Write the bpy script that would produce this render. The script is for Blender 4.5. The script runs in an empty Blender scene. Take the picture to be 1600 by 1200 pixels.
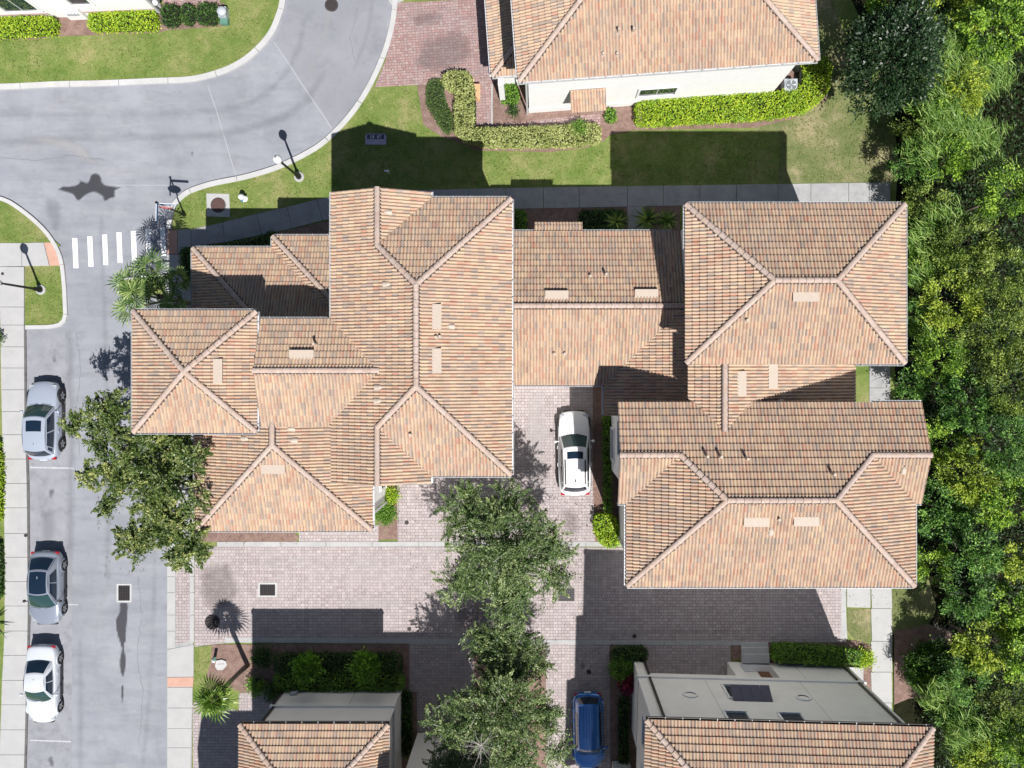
import bpy, bmesh, math, random
import numpy as np
from mathutils import Vector, Matrix

# ------------------------------------------------------------------ camera, sky, sun, exposure
scene = bpy.context.scene
C = scene.collection
CAMH, SC = 49.0, 26.5            # drone height (m), ground units per metre used for the survey below
cam_d = bpy.data.cameras.new('drone_camera')
cam = bpy.data.objects.new('drone_camera', cam_d); C.objects.link(cam)
cam.location = (0, 0, CAMH); cam.rotation_euler = (0, 0, 0)
cam_d.sensor_width = 36.0
cam_d.lens = 36.0 * CAMH * SC / 1600.0
cam_d.shift_x = -40 / 1600.0; cam_d.shift_y = -20 / 1600.0
cam_d.clip_end = 2000; cam_d.clip_start = 0.5
scene.camera = cam

SUN_EL = math.radians(57.0)
SUN_VEC = Vector((0.238, -0.604, 1.0)).normalized()      # towards the sun: from the south-south-east
world = bpy.data.worlds.new('World'); scene.world = world; world.use_nodes = True
wn = world.node_tree; bg = wn.nodes['Background']
sky = wn.nodes.new('ShaderNodeTexSky'); sky.sky_type = 'NISHITA'; sky.sun_disc = False
sky.sun_elevation = SUN_EL
sky.sun_rotation = math.atan2(SUN_VEC.x, SUN_VEC.y)
sky.air_density = 1.0; sky.dust_density = 0.6
wn.links.new(sky.outputs[0], bg.inputs[0]); bg.inputs[1].default_value = 0.050
sd = bpy.data.lights.new('sun', 'SUN'); sun = bpy.data.objects.new('sun', sd); C.objects.link(sun)
sd.energy = 5.0; sd.angle = math.radians(0.5); sd.color = (1.0, 0.972, 0.935)
sun.rotation_euler = SUN_VEC.to_track_quat('Z', 'Y').to_euler()
scene.view_settings.view_transform = 'Standard'; scene.view_settings.look = 'None'
scene.view_settings.exposure = 0.40; scene.view_settings.gamma = 1.0
scene.view_settings.use_curve_mapping = False
scene.render.engine = 'CYCLES'
scene.cycles.max_bounces = 5; scene.cycles.diffuse_bounces = 3
scene.cycles.transparent_max_bounces = 4

rnd = random.Random(7)
rng = np.random.default_rng(11)

# ------------------------------------------------------------------ survey helpers
def G(gx, gy, z=0.0):            # ground survey units -> metres
    return Vector(((gx - 840) / SC, -(gy - 580) / SC, z))
def unp(px, py, z):              # point at height z seen at that survey reading
    k = 1 - z / CAMH
    return Vector(((px - 840) / SC * k, -(py - 580) / SC * k, z))
def top(px, z): return 840 + (px - 840) * (1 - z / CAMH)

# ------------------------------------------------------------------ object helpers
def props(o, label=None, cat=None, group=None, kind=None):
    if label: o['label'] = label
    if cat: o['category'] = cat
    if group: o['group'] = group
    if kind: o['kind'] = kind
    return o
def empty(name, loc=(0, 0, 0), rz=0.0, **k):
    o = bpy.data.objects.new(name, None); C.objects.link(o)
    o.location = loc; o.rotation_euler = (0, 0, rz); o.empty_display_size = .3
    return props(o, **k)
WORLD = [True]                    # True: part meshes are given in world metres; False: in their thing's own frame
def chain(o):
    m = o.matrix_basis.copy()
    if o.parent is not None: m = chain(o.parent) @ o.matrix_parent_inverse @ m
    return m
def link_mesh(name, me, parent=None, mat=None, **k):
    o = bpy.data.objects.new(name, me); C.objects.link(o)
    if mat is not None and not me.materials:
        for m in (mat if isinstance(mat, (list, tuple)) else [mat]): me.materials.append(m)
    if parent is not None:
        o.parent = parent
        if WORLD[0]: o.matrix_parent_inverse = chain(parent).inverted()
    return props(o, **k)
def mesh(name, vs, fs, mat=None, parent=None, smooth=False, mi=None, **k):
    me = bpy.data.meshes.new(name); me.from_pydata([tuple(v) for v in vs], [], fs)
    if smooth: me.polygons.foreach_set('use_smooth', [True] * len(me.polygons))
    if mi is not None: me.polygons.foreach_set('material_index', mi)
    me.update()
    return link_mesh(name, me, parent, mat, **k)
class MB:
    """collects boxes, prisms and tubes into one mesh"""
    def __init__(s): s.v = []; s.f = []
    def add(s, vs, fs):
        n = len(s.v); s.v += [tuple(v) for v in vs]; s.f += [tuple(i + n for i in f) for f in fs]; return s
    def box(s, a, b, M=None):
        (x0, y0, z0), (x1, y1, z1) = a, b
        vs = [Vector(p) for p in ((x0,y0,z0),(x1,y0,z0),(x1,y1,z0),(x0,y1,z0),(x0,y0,z1),(x1,y0,z1),(x1,y1,z1),(x0,y1,z1))]
        if M is not None: vs = [M @ v for v in vs]
        return s.add(vs, [(0,3,2,1),(4,5,6,7),(0,1,5,4),(1,2,6,5),(2,3,7,6),(3,0,4,7)])
    def prism(s, pts, z0, z1):
        pts = [Vector((p[0], p[1], 0)) for p in pts]
        a = sum(pts[i].x * pts[(i+1) % len(pts)].y - pts[(i+1) % len(pts)].x * pts[i].y for i in range(len(pts)))
        if a < 0: pts = pts[::-1]
        n = len(pts)
        vs = [(p.x, p.y, z0) for p in pts] + [(p.x, p.y, z1) for p in pts]
        return s.add(vs, [tuple(range(n-1, -1, -1)), tuple(range(n, 2*n))] + [(i, (i+1) % n, n+(i+1) % n, n+i) for i in range(n)])
    def tube(s, pts, r, seg=8, r1=None, cap=True):
        pts = [Vector(p) for p in pts]; n = len(pts); rings = []
        for i, p in enumerate(pts):
            d = (pts[min(i+1, n-1)] - pts[max(i-1, 0)]).normalized()
            up = Vector((0, 0, 1)) if abs(d.z) < .9 else Vector((1, 0, 0))
            a = d.cross(up).normalized(); b = d.cross(a)
            rr = r if r1 is None else r + (r1 - r) * i / max(1, n-1)
            rings.append([p + (a * math.cos(t) + b * math.sin(t)) * rr for t in (2*math.pi*j/seg for j in range(seg))])
        fs = []
        for i in range(n-1):
            for j in range(seg):
                fs.append((i*seg+j, i*seg+(j+1) % seg, (i+1)*seg+(j+1) % seg, (i+1)*seg+j))
        if cap: fs += [tuple(range(seg-1, -1, -1)), tuple(range((n-1)*seg, n*seg))]
        return s.add([v for r_ in rings for v in r_], fs)
    def lathe(s, prof, c=(0, 0, 0), seg=16, cap=True):
        vs = []; fs = []
        for (r, z) in prof:
            vs += [(c[0] + r*math.cos(2*math.pi*j/seg), c[1] + r*math.sin(2*math.pi*j/seg), c[2] + z) for j in range(seg)]
        for i in range(len(prof)-1):
            for j in range(seg):
                fs.append((i*seg+j, i*seg+(j+1) % seg, (i+1)*seg+(j+1) % seg, (i+1)*seg+j))
        if cap: fs += [tuple(range(seg-1, -1, -1)), tuple(range((len(prof)-1)*seg, len(prof)*seg))]
        return s.add(vs, fs)
    def build(s, name, mat, parent=None, smooth=False, **k):
        return mesh(name, s.v, s.f, mat, parent, smooth, **k)

# ------------------------------------------------------------------ materials
def newmat(name):
    m = bpy.data.materials.new(name); m.use_nodes = True
    nt = m.node_tree; b = nt.nodes['Principled BSDF']
    return m, nt, b
def N(nt, t, **k):
    n = nt.nodes.new(t)
    for a, v in k.items():
        if a in n.inputs: n.inputs[a].default_value = v
        else: setattr(n, a, v)
    return n
def ramp(nt, stops, interp='LINEAR'):
    r = nt.nodes.new('ShaderNodeValToRGB'); cr = r.color_ramp; cr.interpolation = interp
    while len(cr.elements) < len(stops): cr.elements.new(.5)
    for e, (p, c) in zip(cr.elements, stops): e.position = p; e.color = (*c, 1) if len(c) == 3 else c
    return r
def simple(name, col, rough=.6, metal=0.0, noise=0.0, scale=8.0, bump=0.0, coat=0.0):
    m, nt, b = newmat(name)
    b.inputs['Base Color'].default_value = (*col, 1); b.inputs['Roughness'].default_value = rough
    b.inputs['Metallic'].default_value = metal
    if coat: b.inputs['Coat Weight'].default_value = coat; b.inputs['Coat Roughness'].default_value = .05
    if noise or bump:
        geo = N(nt, 'ShaderNodeNewGeometry')
        nz = N(nt, 'ShaderNodeTexNoise', Scale=scale, Detail=6.0, Roughness=.65)
        nt.links.new(geo.outputs['Position'], nz.inputs['Vector'])
        if noise:
            lo = tuple(c * (1 - noise) for c in col); hi = tuple(min(1, c * (1 + noise)) for c in col)
            r = ramp(nt, [(.3, lo), (.7, hi)])
            nt.links.new(nz.outputs['Fac'], r.inputs[0]); nt.links.new(r.outputs[0], b.inputs['Base Color'])
        if bump:
            bp = N(nt, 'ShaderNodeBump', Strength=bump, Distance=.02)
            nt.links.new(nz.outputs['Fac'], bp.inputs['Height']); nt.links.new(bp.outputs[0], b.inputs['Normal'])
    return m
def multi(name, layers, rough=.85, bump=(40, .3, .02), spec=.3):
    """colour built from noise layers: [(scale, detail, stops)], first is the base, the others are (scale, detail, colour, lo, hi, amount)"""
    m, nt, b = newmat(name); b.inputs['Roughness'].default_value = rough
    b.inputs['Specular IOR Level'].default_value = spec
    geo = N(nt, 'ShaderNodeNewGeometry'); cur = None
    for i, L in enumerate(layers):
        nz = N(nt, 'ShaderNodeTexNoise', Scale=float(L[0]), Detail=float(L[1]), Roughness=.68)
        mp = N(nt, 'ShaderNodeMapping'); mp.inputs['Location'].default_value = (i*17.3, i*-9.1, i*3.0)
        if len(L) > 6: mp.inputs['Scale'].default_value = L[6]
        nt.links.new(geo.outputs['Position'], mp.inputs[0]); nt.links.new(mp.outputs[0], nz.inputs['Vector'])
        if i == 0:
            r = ramp(nt, L[2]); nt.links.new(nz.outputs['Fac'], r.inputs[0]); cur = r.outputs[0]
        else:
            r = ramp(nt, [(L[3], (0, 0, 0)), (L[4], (L[5],)*3)]); nt.links.new(nz.outputs['Fac'], r.inputs[0])
            mx = N(nt, 'ShaderNodeMix', data_type='RGBA'); nt.links.new(r.outputs[0], mx.inputs[0])
            nt.links.new(cur, mx.inputs[6]); mx.inputs[7].default_value = (*L[2], 1); cur = mx.outputs[2]
    nt.links.new(cur, b.inputs['Base Color'])
    if bump:
        nz = N(nt, 'ShaderNodeTexNoise', Scale=float(bump[0]), Detail=5.0); nt.links.new(geo.outputs['Position'], nz.inputs['Vector'])
        bp = N(nt, 'ShaderNodeBump', Strength=bump[1], Distance=bump[2])
        nt.links.new(nz.outputs['Fac'], bp.inputs['Height']); nt.links.new(bp.outputs[0], b.inputs['Normal'])
    return m

def paver_mat(name, c1, c2, mort, w, h, tint=(.3, .2, .15), rot=0.0, patch=.5):
    m, nt, b = newmat(name); b.inputs['Roughness'].default_value = .85
    geo = N(nt, 'ShaderNodeNewGeometry')
    mp = N(nt, 'ShaderNodeMapping'); mp.inputs['Rotation'].default_value = (0, 0, rot)
    nt.links.new(geo.outputs['Position'], mp.inputs[0])
    nz0 = N(nt, 'ShaderNodeTexNoise', Scale=2.2, Detail=2.0); nt.links.new(geo.outputs['Position'], nz0.inputs['Vector'])
    va = N(nt, 'ShaderNodeVectorMath', operation='MULTIPLY_ADD'); va.inputs[1].default_value = (.05, .05, 0)
    nt.links.new(nz0.outputs['Color'], va.inputs[0]); nt.links.new(mp.outputs[0], va.inputs[2])
    br = N(nt, 'ShaderNodeTexBrick'); br.inputs['Scale'].default_value = 1.0
    br.inputs['Brick Width'].default_value = w; br.inputs['Row Height'].default_value = h
    br.inputs['Mortar Size'].default_value = .011; br.inputs['Mortar Smooth'].default_value = .35
    br.inputs['Color1'].default_value = (*c1, 1); br.inputs['Color2'].default_value = (*c2, 1); br.inputs['Mortar'].default_value = (*mort, 1)
    br.offset = .5; br.squash = .7; br.squash_frequency = 2
    nt.links.new(va.outputs[0], br.inputs['Vector'])
    # per stone tint: snap to the stone lattice
    wn_ = N(nt, 'ShaderNodeTexWhiteNoise', noise_dimensions='2D')
    sn = N(nt, 'ShaderNodeVectorMath', operation='SNAP'); sn.inputs[1].default_value = (w, h, 10)
    nt.links.new(va.outputs[0], sn.inputs[0]); nt.links.new(sn.outputs[0], wn_.inputs['Vector'])
    r = ramp(nt, [(0, (.86,)*3), (1, (1.10,)*3)]); nt.links.new(wn_.outputs['Value'], r.inputs[0])
    mu = N(nt, 'ShaderNodeMix', data_type='RGBA', blend_type='MULTIPLY'); mu.inputs[0].default_value = 1
    nt.links.new(br.outputs['Color'], mu.inputs[6]); nt.links.new(r.outputs[0], mu.inputs[7])
    nz = N(nt, 'ShaderNodeTexNoise', Scale=.55, Detail=7.0, Roughness=.6); nt.links.new(geo.outputs['Position'], nz.inputs['Vector'])
    r2 = ramp(nt, [(.42, (0, 0, 0)), (.75, (patch,)*3)]); nt.links.new(nz.outputs['Fac'], r2.inputs[0])
    mx = N(nt, 'ShaderNodeMix', data_type='RGBA'); nt.links.new(r2.outputs[0], mx.inputs[0])
    nt.links.new(mu.outputs[2], mx.inputs[6]); mx.inputs[7].default_value = (*tint, 1)
    nt.links.new(mx.outputs[2], b.inputs['Base Color'])
    bp = N(nt, 'ShaderNodeBump', Strength=.8, Distance=.01); bp.invert = True
    nt.links.new(br.outputs['Fac'], bp.inputs['Height']); nt.links.new(bp.outputs[0], b.inputs['Normal'])
    return m

M = {}
M['asphalt'] = multi('worn_asphalt', [
    (.35, 6, [(.3, (.222, .231, .262)), (.7, (.302, .31, .345))]),
    (.9, 8, (.17, .172, .19), .52, .78, .55), (28, 4, (.40, .40, .42), .55, .8, .5),
    (1.1, 8, (.37, .365, .365), .52, .8, .5, (.35, 1.2, 1)), (.5, 6, (.19, .196, .22), .48, .72, .7, (.5, 2.2, 1)), (60, 3, (.12, .12, .13), .55, .8, .45)], rough=.9, bump=(90, .25, .01))
M['asphalt_bay'] = multi('parking_bay_asphalt', [
    (.8, 7, [(.3, (.225, .23, .25)), (.7, (.30, .305, .33))]),
    (1.4, 8, (.13, .13, .14), .5, .75, .6), (45, 4, (.38, .38, .40), .55, .8, .45)], rough=.9, bump=(90, .25, .01))
M['concrete'] = multi('pale_concrete', [
    (1.1, 7, [(.3, (.375, .372, .37)), (.7, (.435, .43, .425))]),
    (3.0, 8, (.28, .275, .27), .55, .85, .5), (70, 3, (.33, .32, .31), .5, .8, .35)], bump=(70, .2, .01))
M['walk'] = multi('weathered_walk_concrete', [
    (1.3, 8, [(.3, (.27, .27, .275)), (.7, (.39, .388, .39))]),
    (2.6, 8, (.22, .21, .21), .5, .8, .6), (70, 3, (.30, .30, .30), .5, .8, .35)], bump=(70, .2, .01))
M['kerb'] = multi('kerb_concrete', [
    (1.5, 6, [(.3, (.42, .415, .41)), (.7, (.50, .495, .49))]), (6, 6, (.32, .31, .30), .6, .85, .5)], bump=(60, .2, .01))
M['ribbon'] = multi('ribbon_concrete', [
    (1.5, 6, [(.3, (.34, .34, .34)), (.7, (.43, .425, .42))]), (5, 6, (.24, .235, .23), .55, .85, .5)], bump=(60, .2, .01))
M['gutterdirt'] = multi('dirty_kerb_joint', [(2, 6, [(.3, (.07, .065, .065)), (.7, (.17, .16, .16))])])
M['ramp_paint'] = multi('peach_ramp_surface', [(3, 6, [(.3, (.46, .27, .20)), (.7, (.54, .33, .26))]), (9, 5, (.38, .22, .17), .6, .85, .4)])
M['paver'] = paver_mat('lane_pavers', (.355, .298, .292), (.415, .362, .355), (.17, .14, .145), .24, .175, (.40, .365, .365), 0, .45)
M['paver_red'] = paver_mat('red_driveway_pavers', (.33, .19, .175), (.38, .285, .265), (.15, .11, .11), .24, .16, (.25, .22, .24), -.07, .45)
GR = [(.55, 7, [(.30, (.125, .205, .042)), (.5, (.205, .262, .075)), (.70, (.35, .325, .15))]),
      (1.7, 8, (.085, .145, .022), .5, .78, .7), (4.5, 7, (.38, .30, .16), .55, .78, .6),
      (22, 5, (.035, .06, .01), .52, .75, .75), (60, 3, (.27, .28, .09), .58, .8, .5)]
M['grass'] = multi('mown_grass', GR, rough=1.0, bump=(45, 1.0, .05), spec=.1)
M['grass_dry'] = multi('patchy_dry_grass', [(.45, 7, [(.32, (.12, .17, .055)), (.50, (.21, .225, .10)), (.66, (.42, .35, .22))]),
      (1.9, 8, (.05, .085, .015), .5, .8, .6), (24, 5, (.05, .06, .02), .52, .75, .7), (60, 3, (.34, .31, .17), .58, .8, .5)], rough=1.0, bump=(45, 1.0, .05), spec=.1)
M['mulch'] = multi('bark_mulch', [(3, 7, [(.3, (.22, .135, .11)), (.7, (.38, .265, .225))]),
      (26, 5, (.06, .035, .03), .5, .7, .8), (48, 3, (.46, .36, .31), .6, .75, .7)], rough=1.0, bump=(40, 1.0, .06), spec=.1)
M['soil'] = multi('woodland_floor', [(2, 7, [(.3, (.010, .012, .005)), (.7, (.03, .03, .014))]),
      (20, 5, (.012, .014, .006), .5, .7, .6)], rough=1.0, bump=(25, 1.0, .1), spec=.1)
M['ground'] = multi('far_ground', [(.05, 7, [(.3, (.05, .08, .02)), (.7, (.12, .13, .05))])], rough=1, bump=None, spec=.1)
M['white_paint'] = simple('white_road_paint', (.84, .84, .84), .7, noise=.08, scale=14)
M['thin_paint'] = simple('worn_bay_paint', (.43, .43, .445), .8, noise=.25, scale=9)
M['wall_white'] = simple('white_stucco', (.80, .79, .775), .9, noise=.04, scale=3, bump=.15)
M['wall_pink'] = simple('warm_white_stucco', (.80, .775, .76), .9, noise=.03, scale=3, bump=.15)
M['wall_cream'] = simple('cream_stucco', (.79, .77, .73), .9, noise=.05, scale=1.2, bump=.2)
M['wall_trim'] = simple('white_trim', (.78, .78, .77), .7, noise=.03)
M['pink_band'] = simple('mauve_trim_band', (.50, .36, .37), .8)
M['gutter'] = simple('white_gutter', (.62, .62, .63), .4, .2)
M['gutter_dark'] = simple('bronze_gutter', (.035, .028, .028), .45, .1)
M['bracket'] = simple('grey_gutter_bracket', (.38, .38, .39), .5)
M['fascia'] = simple('dark_fascia_board', (.05, .038, .034), .7)
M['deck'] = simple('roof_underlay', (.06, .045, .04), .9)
M['vent'] = simple('painted_roof_vent', (.47, .39, .32), .6, noise=.05)
M['black'] = simple('black_metal', (.012, .013, .016), .4, .3)
M['rubber'] = simple('tyre_rubber', (.015, .015, .016), .8)
M['alloy'] = simple('alloy_rim', (.45, .46, .48), .3, .8)
M['soffit'] = simple('mid_grey_grille', (.16, .17, .18), .6)
M['door'] = simple('brown_door', (.16, .075, .035), .6)
M['iron'] = simple('cast_iron_cover', (.045, .036, .036), .75, .2, noise=.4, scale=25, bump=.6)
M['lens'] = simple('headlight_glass', (.55, .58, .62), .12, .4)
M['tail'] = simple('tail_light_red', (.35, .01, .02), .25)
M['tan_box'] = simple('tan_bench_wood', (.60, .36, .20), .65, noise=.06)
M['green_box'] = simple('utility_green', (.10, .22, .17), .5)
M['grey_plas'] = simple('grey_cabinet', (.42, .45, .48), .5)
M['lavender'] = simple('lavender_grey_cover', (.36, .34, .44), .7, noise=.2, scale=12)
M['slate'] = simple('dark_nameplate', (.05, .05, .09), .6)
M['white'] = simple('white_enamel', (.8, .8, .82), .45)
M['blue'] = simple('blue_sign_face', (.06, .16, .33), .45)
M['red'] = simple('red_sign_face', (.50, .03, .04), .45)
M['bark'] = simple('tree_bark', (.15, .115, .09), .95, noise=.35, scale=9, bump=.8)
M['palebark'] = simple('pale_twigs', (.42, .39, .36), .9, noise=.2, scale=12)
def glass_mat(name, col, rough=.06):
    m, nt, b = newmat(name); b.inputs['Base Color'].default_value = (*col, 1); b.inputs['Roughness'].default_value = rough
    b.inputs['Coat Weight'].default_value = .25; b.inputs['Coat Roughness'].default_value = .02
    b.inputs['Specular IOR Level'].default_value = .6
    return m
M['glass'] = glass_mat('dark_window_glass', (.02, .035, .045))
M['carglass'] = glass_mat('tinted_car_glass', (.008, .018, .035))
M['windscreen'] = glass_mat('windscreen_glass', (.02, .05, .05))
M['paint_silver'] = simple('silver_car_paint', (.40, .445, .53), .28, .2, coat=1.0)
M['paint_grey'] = simple('mid_grey_car_paint', (.27, .30, .36), .28, .3, coat=1.0)
M['paint_pale'] = simple('pale_silver_car_paint', (.60, .625, .68), .3, .1, coat=1.0)
M['paint_white'] = simple('white_car_paint', (.80, .80, .80), .3, 0, coat=1.0)
M['paint_blue'] = simple('deep_blue_car_paint', (.025, .16, .48), .22, .5, coat=1.0)
M['trimblk'] = simple('black_car_trim', (.02, .02, .022), .55)

# clay tiles: every barrel half carries its own colour number ("strip"), each loose tile adds its own random
def tile_mat(name, red=1.0):
    m, nt, b = newmat(name); b.inputs['Roughness'].default_value = .8; b.inputs['Specular IOR Level'].default_value = .25
    at = N(nt, 'ShaderNodeAttribute', attribute_name='strip'); oi = N(nt, 'ShaderNodeObjectInfo')
    ad = N(nt, 'ShaderNodeMath', operation='ADD'); fr = N(nt, 'ShaderNodeMath', operation='FRACT')
    nt.links.new(at.outputs['Fac'], ad.inputs[0]); nt.links.new(oi.outputs['Random'], ad.inputs[1]); nt.links.new(ad.outputs[0], fr.inputs[0])
    c = TILE_COLS
    r = ramp(nt, [(i / len(c), tuple(col)) for i, col in enumerate(c)], 'CONSTANT')
    nt.links.new(fr.outputs[0], r.inputs[0])
    geo = N(nt, 'ShaderNodeNewGeometry')
    nz = N(nt, 'ShaderNodeTexNoise', Scale=1.3, Detail=7.0, Roughness=.7); nt.links.new(geo.outputs['Position'], nz.inputs['Vector'])
    r2 = ramp(nt, [(.3, (.82, .80, .79)), (.7, (1.1, 1.1, 1.1))]); nt.links.new(nz.outputs['Fac'], r2.inputs[0])
    mu = N(nt, 'ShaderNodeMix', data_type='RGBA', blend_type='MULTIPLY'); mu.inputs[0].default_value = 1
    nt.links.new(r.outputs[0], mu.inputs[6]); nt.links.new(r2.outputs[0], mu.inputs[7])
    nz3 = N(nt, 'ShaderNodeTexNoise', Scale=38.0, Detail=3.0); nt.links.new(geo.outputs['Position'], nz3.inputs['Vector'])
    r3 = ramp(nt, [(.3, (.88,)*3), (.7, (1.08,)*3)]); nt.links.new(nz3.outputs['Fac'], r3.inputs[0])
    mu2 = N(nt, 'ShaderNodeMix', data_type='RGBA', blend_type='MULTIPLY'); mu2.inputs[0].default_value = 1
    nt.links.new(mu.outputs[2], mu2.inputs[6]); nt.links.new(r3.outputs[0], mu2.inputs[7])
    nz4 = N(nt, 'ShaderNodeTexNoise', Scale=.42, Detail=8.0, Roughness=.72); nt.links.new(geo.outputs['Position'], nz4.inputs['Vector'])
    r4 = ramp(nt, [(.50, (0, 0, 0)), (.78, (.55,)*3)]); nt.links.new(nz4.outputs['Fac'], r4.inputs[0])
    mx = N(nt, 'ShaderNodeMix', data_type='RGBA'); nt.links.new(r4.outputs[0], mx.inputs[0]); nt.links.new(mu2.outputs[2], mx.inputs[6]); mx.inputs[7].default_value = (.33, .26, .225, 1)
    nt.links.new(mx.outputs[2], b.inputs['Base Color'])
    return m
TILE_COLS = [(0.521, 0.384, 0.272), (0.482, 0.345, 0.256), (0.533, 0.403, 0.276), (0.348, 0.287, 0.243), (0.495, 0.361, 0.263), (0.490, 0.303, 0.218), (0.521, 0.390, 0.283), (0.456, 0.342, 0.263), (0.540, 0.409, 0.286), (0.374, 0.301, 0.251), (0.508, 0.361, 0.258), (0.456, 0.320, 0.246), (0.502, 0.392, 0.286), (0.476, 0.277, 0.199), (0.514, 0.376, 0.272), (0.406, 0.323, 0.263), (0.528, 0.395, 0.272), (0.490, 0.365, 0.274)]
M['tile'] = tile_mat('blended_clay_tile')
def cap_mat():
    m, nt, b = newmat('ridge_cap_clay'); b.inputs['Roughness'].default_value = .8
    oi = N(nt, 'ShaderNodeObjectInfo')
    r = ramp(nt, [(0, (.40, .30, .25)), (.5, (.46, .365, .315)), (1, (.45, .33, .26))]); nt.links.new(oi.outputs['Random'], r.inputs[0])
    geo = N(nt, 'ShaderNodeNewGeometry')
    nz = N(nt, 'ShaderNodeTexNoise', Scale=9.0, Detail=7.0); nt.links.new(geo.outputs['Position'], nz.inputs['Vector'])
    r2 = ramp(nt, [(.3, (.85,)*3), (.7, (1.1,)*3)]); nt.links.new(nz.outputs['Fac'], r2.inputs[0])
    mu = N(nt, 'ShaderNodeMix', data_type='RGBA', blend_type='MULTIPLY'); mu.inputs[0].default_value = 1
    nt.links.new(r.outputs[0], mu.inputs[6]); nt.links.new(r2.outputs[0], mu.inputs[7]); nt.links.new(mu.outputs[2], b.inputs['Base Color'])
    return m
M['cap'] = cap_mat()

def leaf_mat(name, stops, trans=.22, rough=.5):
    m, nt, b = newmat(name); b.inputs['Roughness'].default_value = rough; b.inputs['Specular IOR Level'].default_value = .35
    at = N(nt, 'ShaderNodeAttribute', attribute_name='shade')
    r = ramp(nt, stops); nt.links.new(at.outputs['Fac'], r.inputs[0]); nt.links.new(r.outputs[0], b.inputs['Base Color'])
    tr = N(nt, 'ShaderNodeBsdfTranslucent')
    mu = N(nt, 'ShaderNodeMix', data_type='RGBA', blend_type='MULTIPLY'); mu.inputs[0].default_value = 1
    nt.links.new(r.outputs[0], mu.inputs[6]); mu.inputs[7].default_value = (1.2, 1.4, .5, 1); nt.links.new(mu.outputs[2], tr.inputs[0])
    mx = N(nt, 'ShaderNodeMixShader'); mx.inputs[0].default_value = trans
    nt.links.new(b.outputs[0], mx.inputs[1]); nt.links.new(tr.outputs[0], mx.inputs[2])
    nt.links.new(mx.outputs[0], nt.nodes['Material Output'].inputs['Surface'])
    return m
L = {
 'oak': leaf_mat('oak_leaf', [(0, (.015, .04, .008)), (.45, (.075, .125, .028)), (.8, (.20, .25, .07)), (1, (.44, .44, .16))], .18, .42),
 'olive': leaf_mat('live_oak_leaf', [(0, (.02, .045, .012)), (.45, (.08, .14, .038)), (.8, (.19, .26, .085)), (1, (.48, .54, .25))], .15, .42),
 'lime':  leaf_mat('lime_hedge_leaf', [(0, (0.090, 0.195, 0.015)), (.5, (0.255, 0.405, 0.022)), (1, (0.540, 0.630, 0.045))]),
 'pale':  leaf_mat('variegated_hedge_leaf', [(0, (0.115, 0.149, 0.034)), (.4, (0.299, 0.345, 0.103)), (1, (0.529, 0.540, 0.230))]),
 'hedge': leaf_mat('dark_hedge_leaf', [(0, (.015, .035, .01)), (.5, (.035, .085, .018)), (1, (.10, .20, .03))]),
 'mid':   leaf_mat('garden_shrub_leaf', [(0, (0.041, 0.095, 0.016)), (.5, (0.108, 0.230, 0.027)), (1, (0.270, 0.459, 0.054))]),
 'mid2': leaf_mat('clipped_dark_leaf', [(0, (.05, .095, .025)), (.5, (.085, .15, .035)), (1, (.14, .22, .05))]),
 'mid3':  leaf_mat('round_shrub_leaf', [(0, (.012, .04, .008)), (.6, (.035, .10, .012)), (1, (.14, .26, .03))], .2),
 'gloss': leaf_mat('glossy_magnolia_leaf', [(0, (.006, .018, .006)), (.6, (.018, .045, .014)), (1, (.07, .12, .05))], .1, .38),
 'wood1': leaf_mat('bright_thicket_leaf', [(0, (.02, .06, .008)), (.5, (.13, .26, .022)), (1, (.46, .64, .08))]),
 'wood2': leaf_mat('olive_thicket_leaf', [(0, (.02, .045, .008)), (.5, (.11, .18, .026)), (1, (.38, .47, .09))]),
 'wood3': leaf_mat('blue_green_thicket_leaf', [(0, (.010, .035, .008)), (.5, (.055, .15, .022)), (1, (.25, .44, .09))]),
 'yellow': leaf_mat('yellow_green_thicket_leaf', [(0, (.05, .09, .012)), (.5, (.22, .32, .03)), (1, (.54, .60, .08))]),
 'blade': leaf_mat('tall_grass_blade', [(0, (.03, .08, .012)), (.5, (.12, .24, .035)), (1, (.34, .46, .12))]),
 'palm': leaf_mat('fan_palm_leaf', [(0, (.03, .07, .02)), (.5, (.11, .19, .05)), (1, (.40, .48, .18))], .15, .35),
 'cycad': leaf_mat('young_palm_leaf', [(0, (.025, .06, .01)), (.5, (.10, .19, .025)), (1, (.36, .46, .10))], .15, .35),
 'turf': leaf_mat('grass_blade', [(0, (.07, .12, .018)), (.5, (.23, .28, .065)), (.8, (.40, .39, .15)), (1, (.56, .49, .28))], .2, .8),
 'citrus': leaf_mat('citrus_leaf', [(0, (.04, .11, .01)), (.5, (.13, .29, .02)), (1, (.30, .50, .05))]),
 'under': leaf_mat('shade_undergrowth_leaf', [(0, (.008, .022, .006)), (.6, (.025, .065, .014)), (1, (.10, .17, .05))], .1),
 'dry':   leaf_mat('dry_fallen_leaf', [(0, (.06, .035, .02)), (.6, (.17, .11, .06)), (1, (.34, .26, .14))], .1, .8),
 'red':   leaf_mat('red_cordyline_leaf', [(0, (.05, .005, .015)), (1, (.30, .03, .07))]),
}

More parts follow.
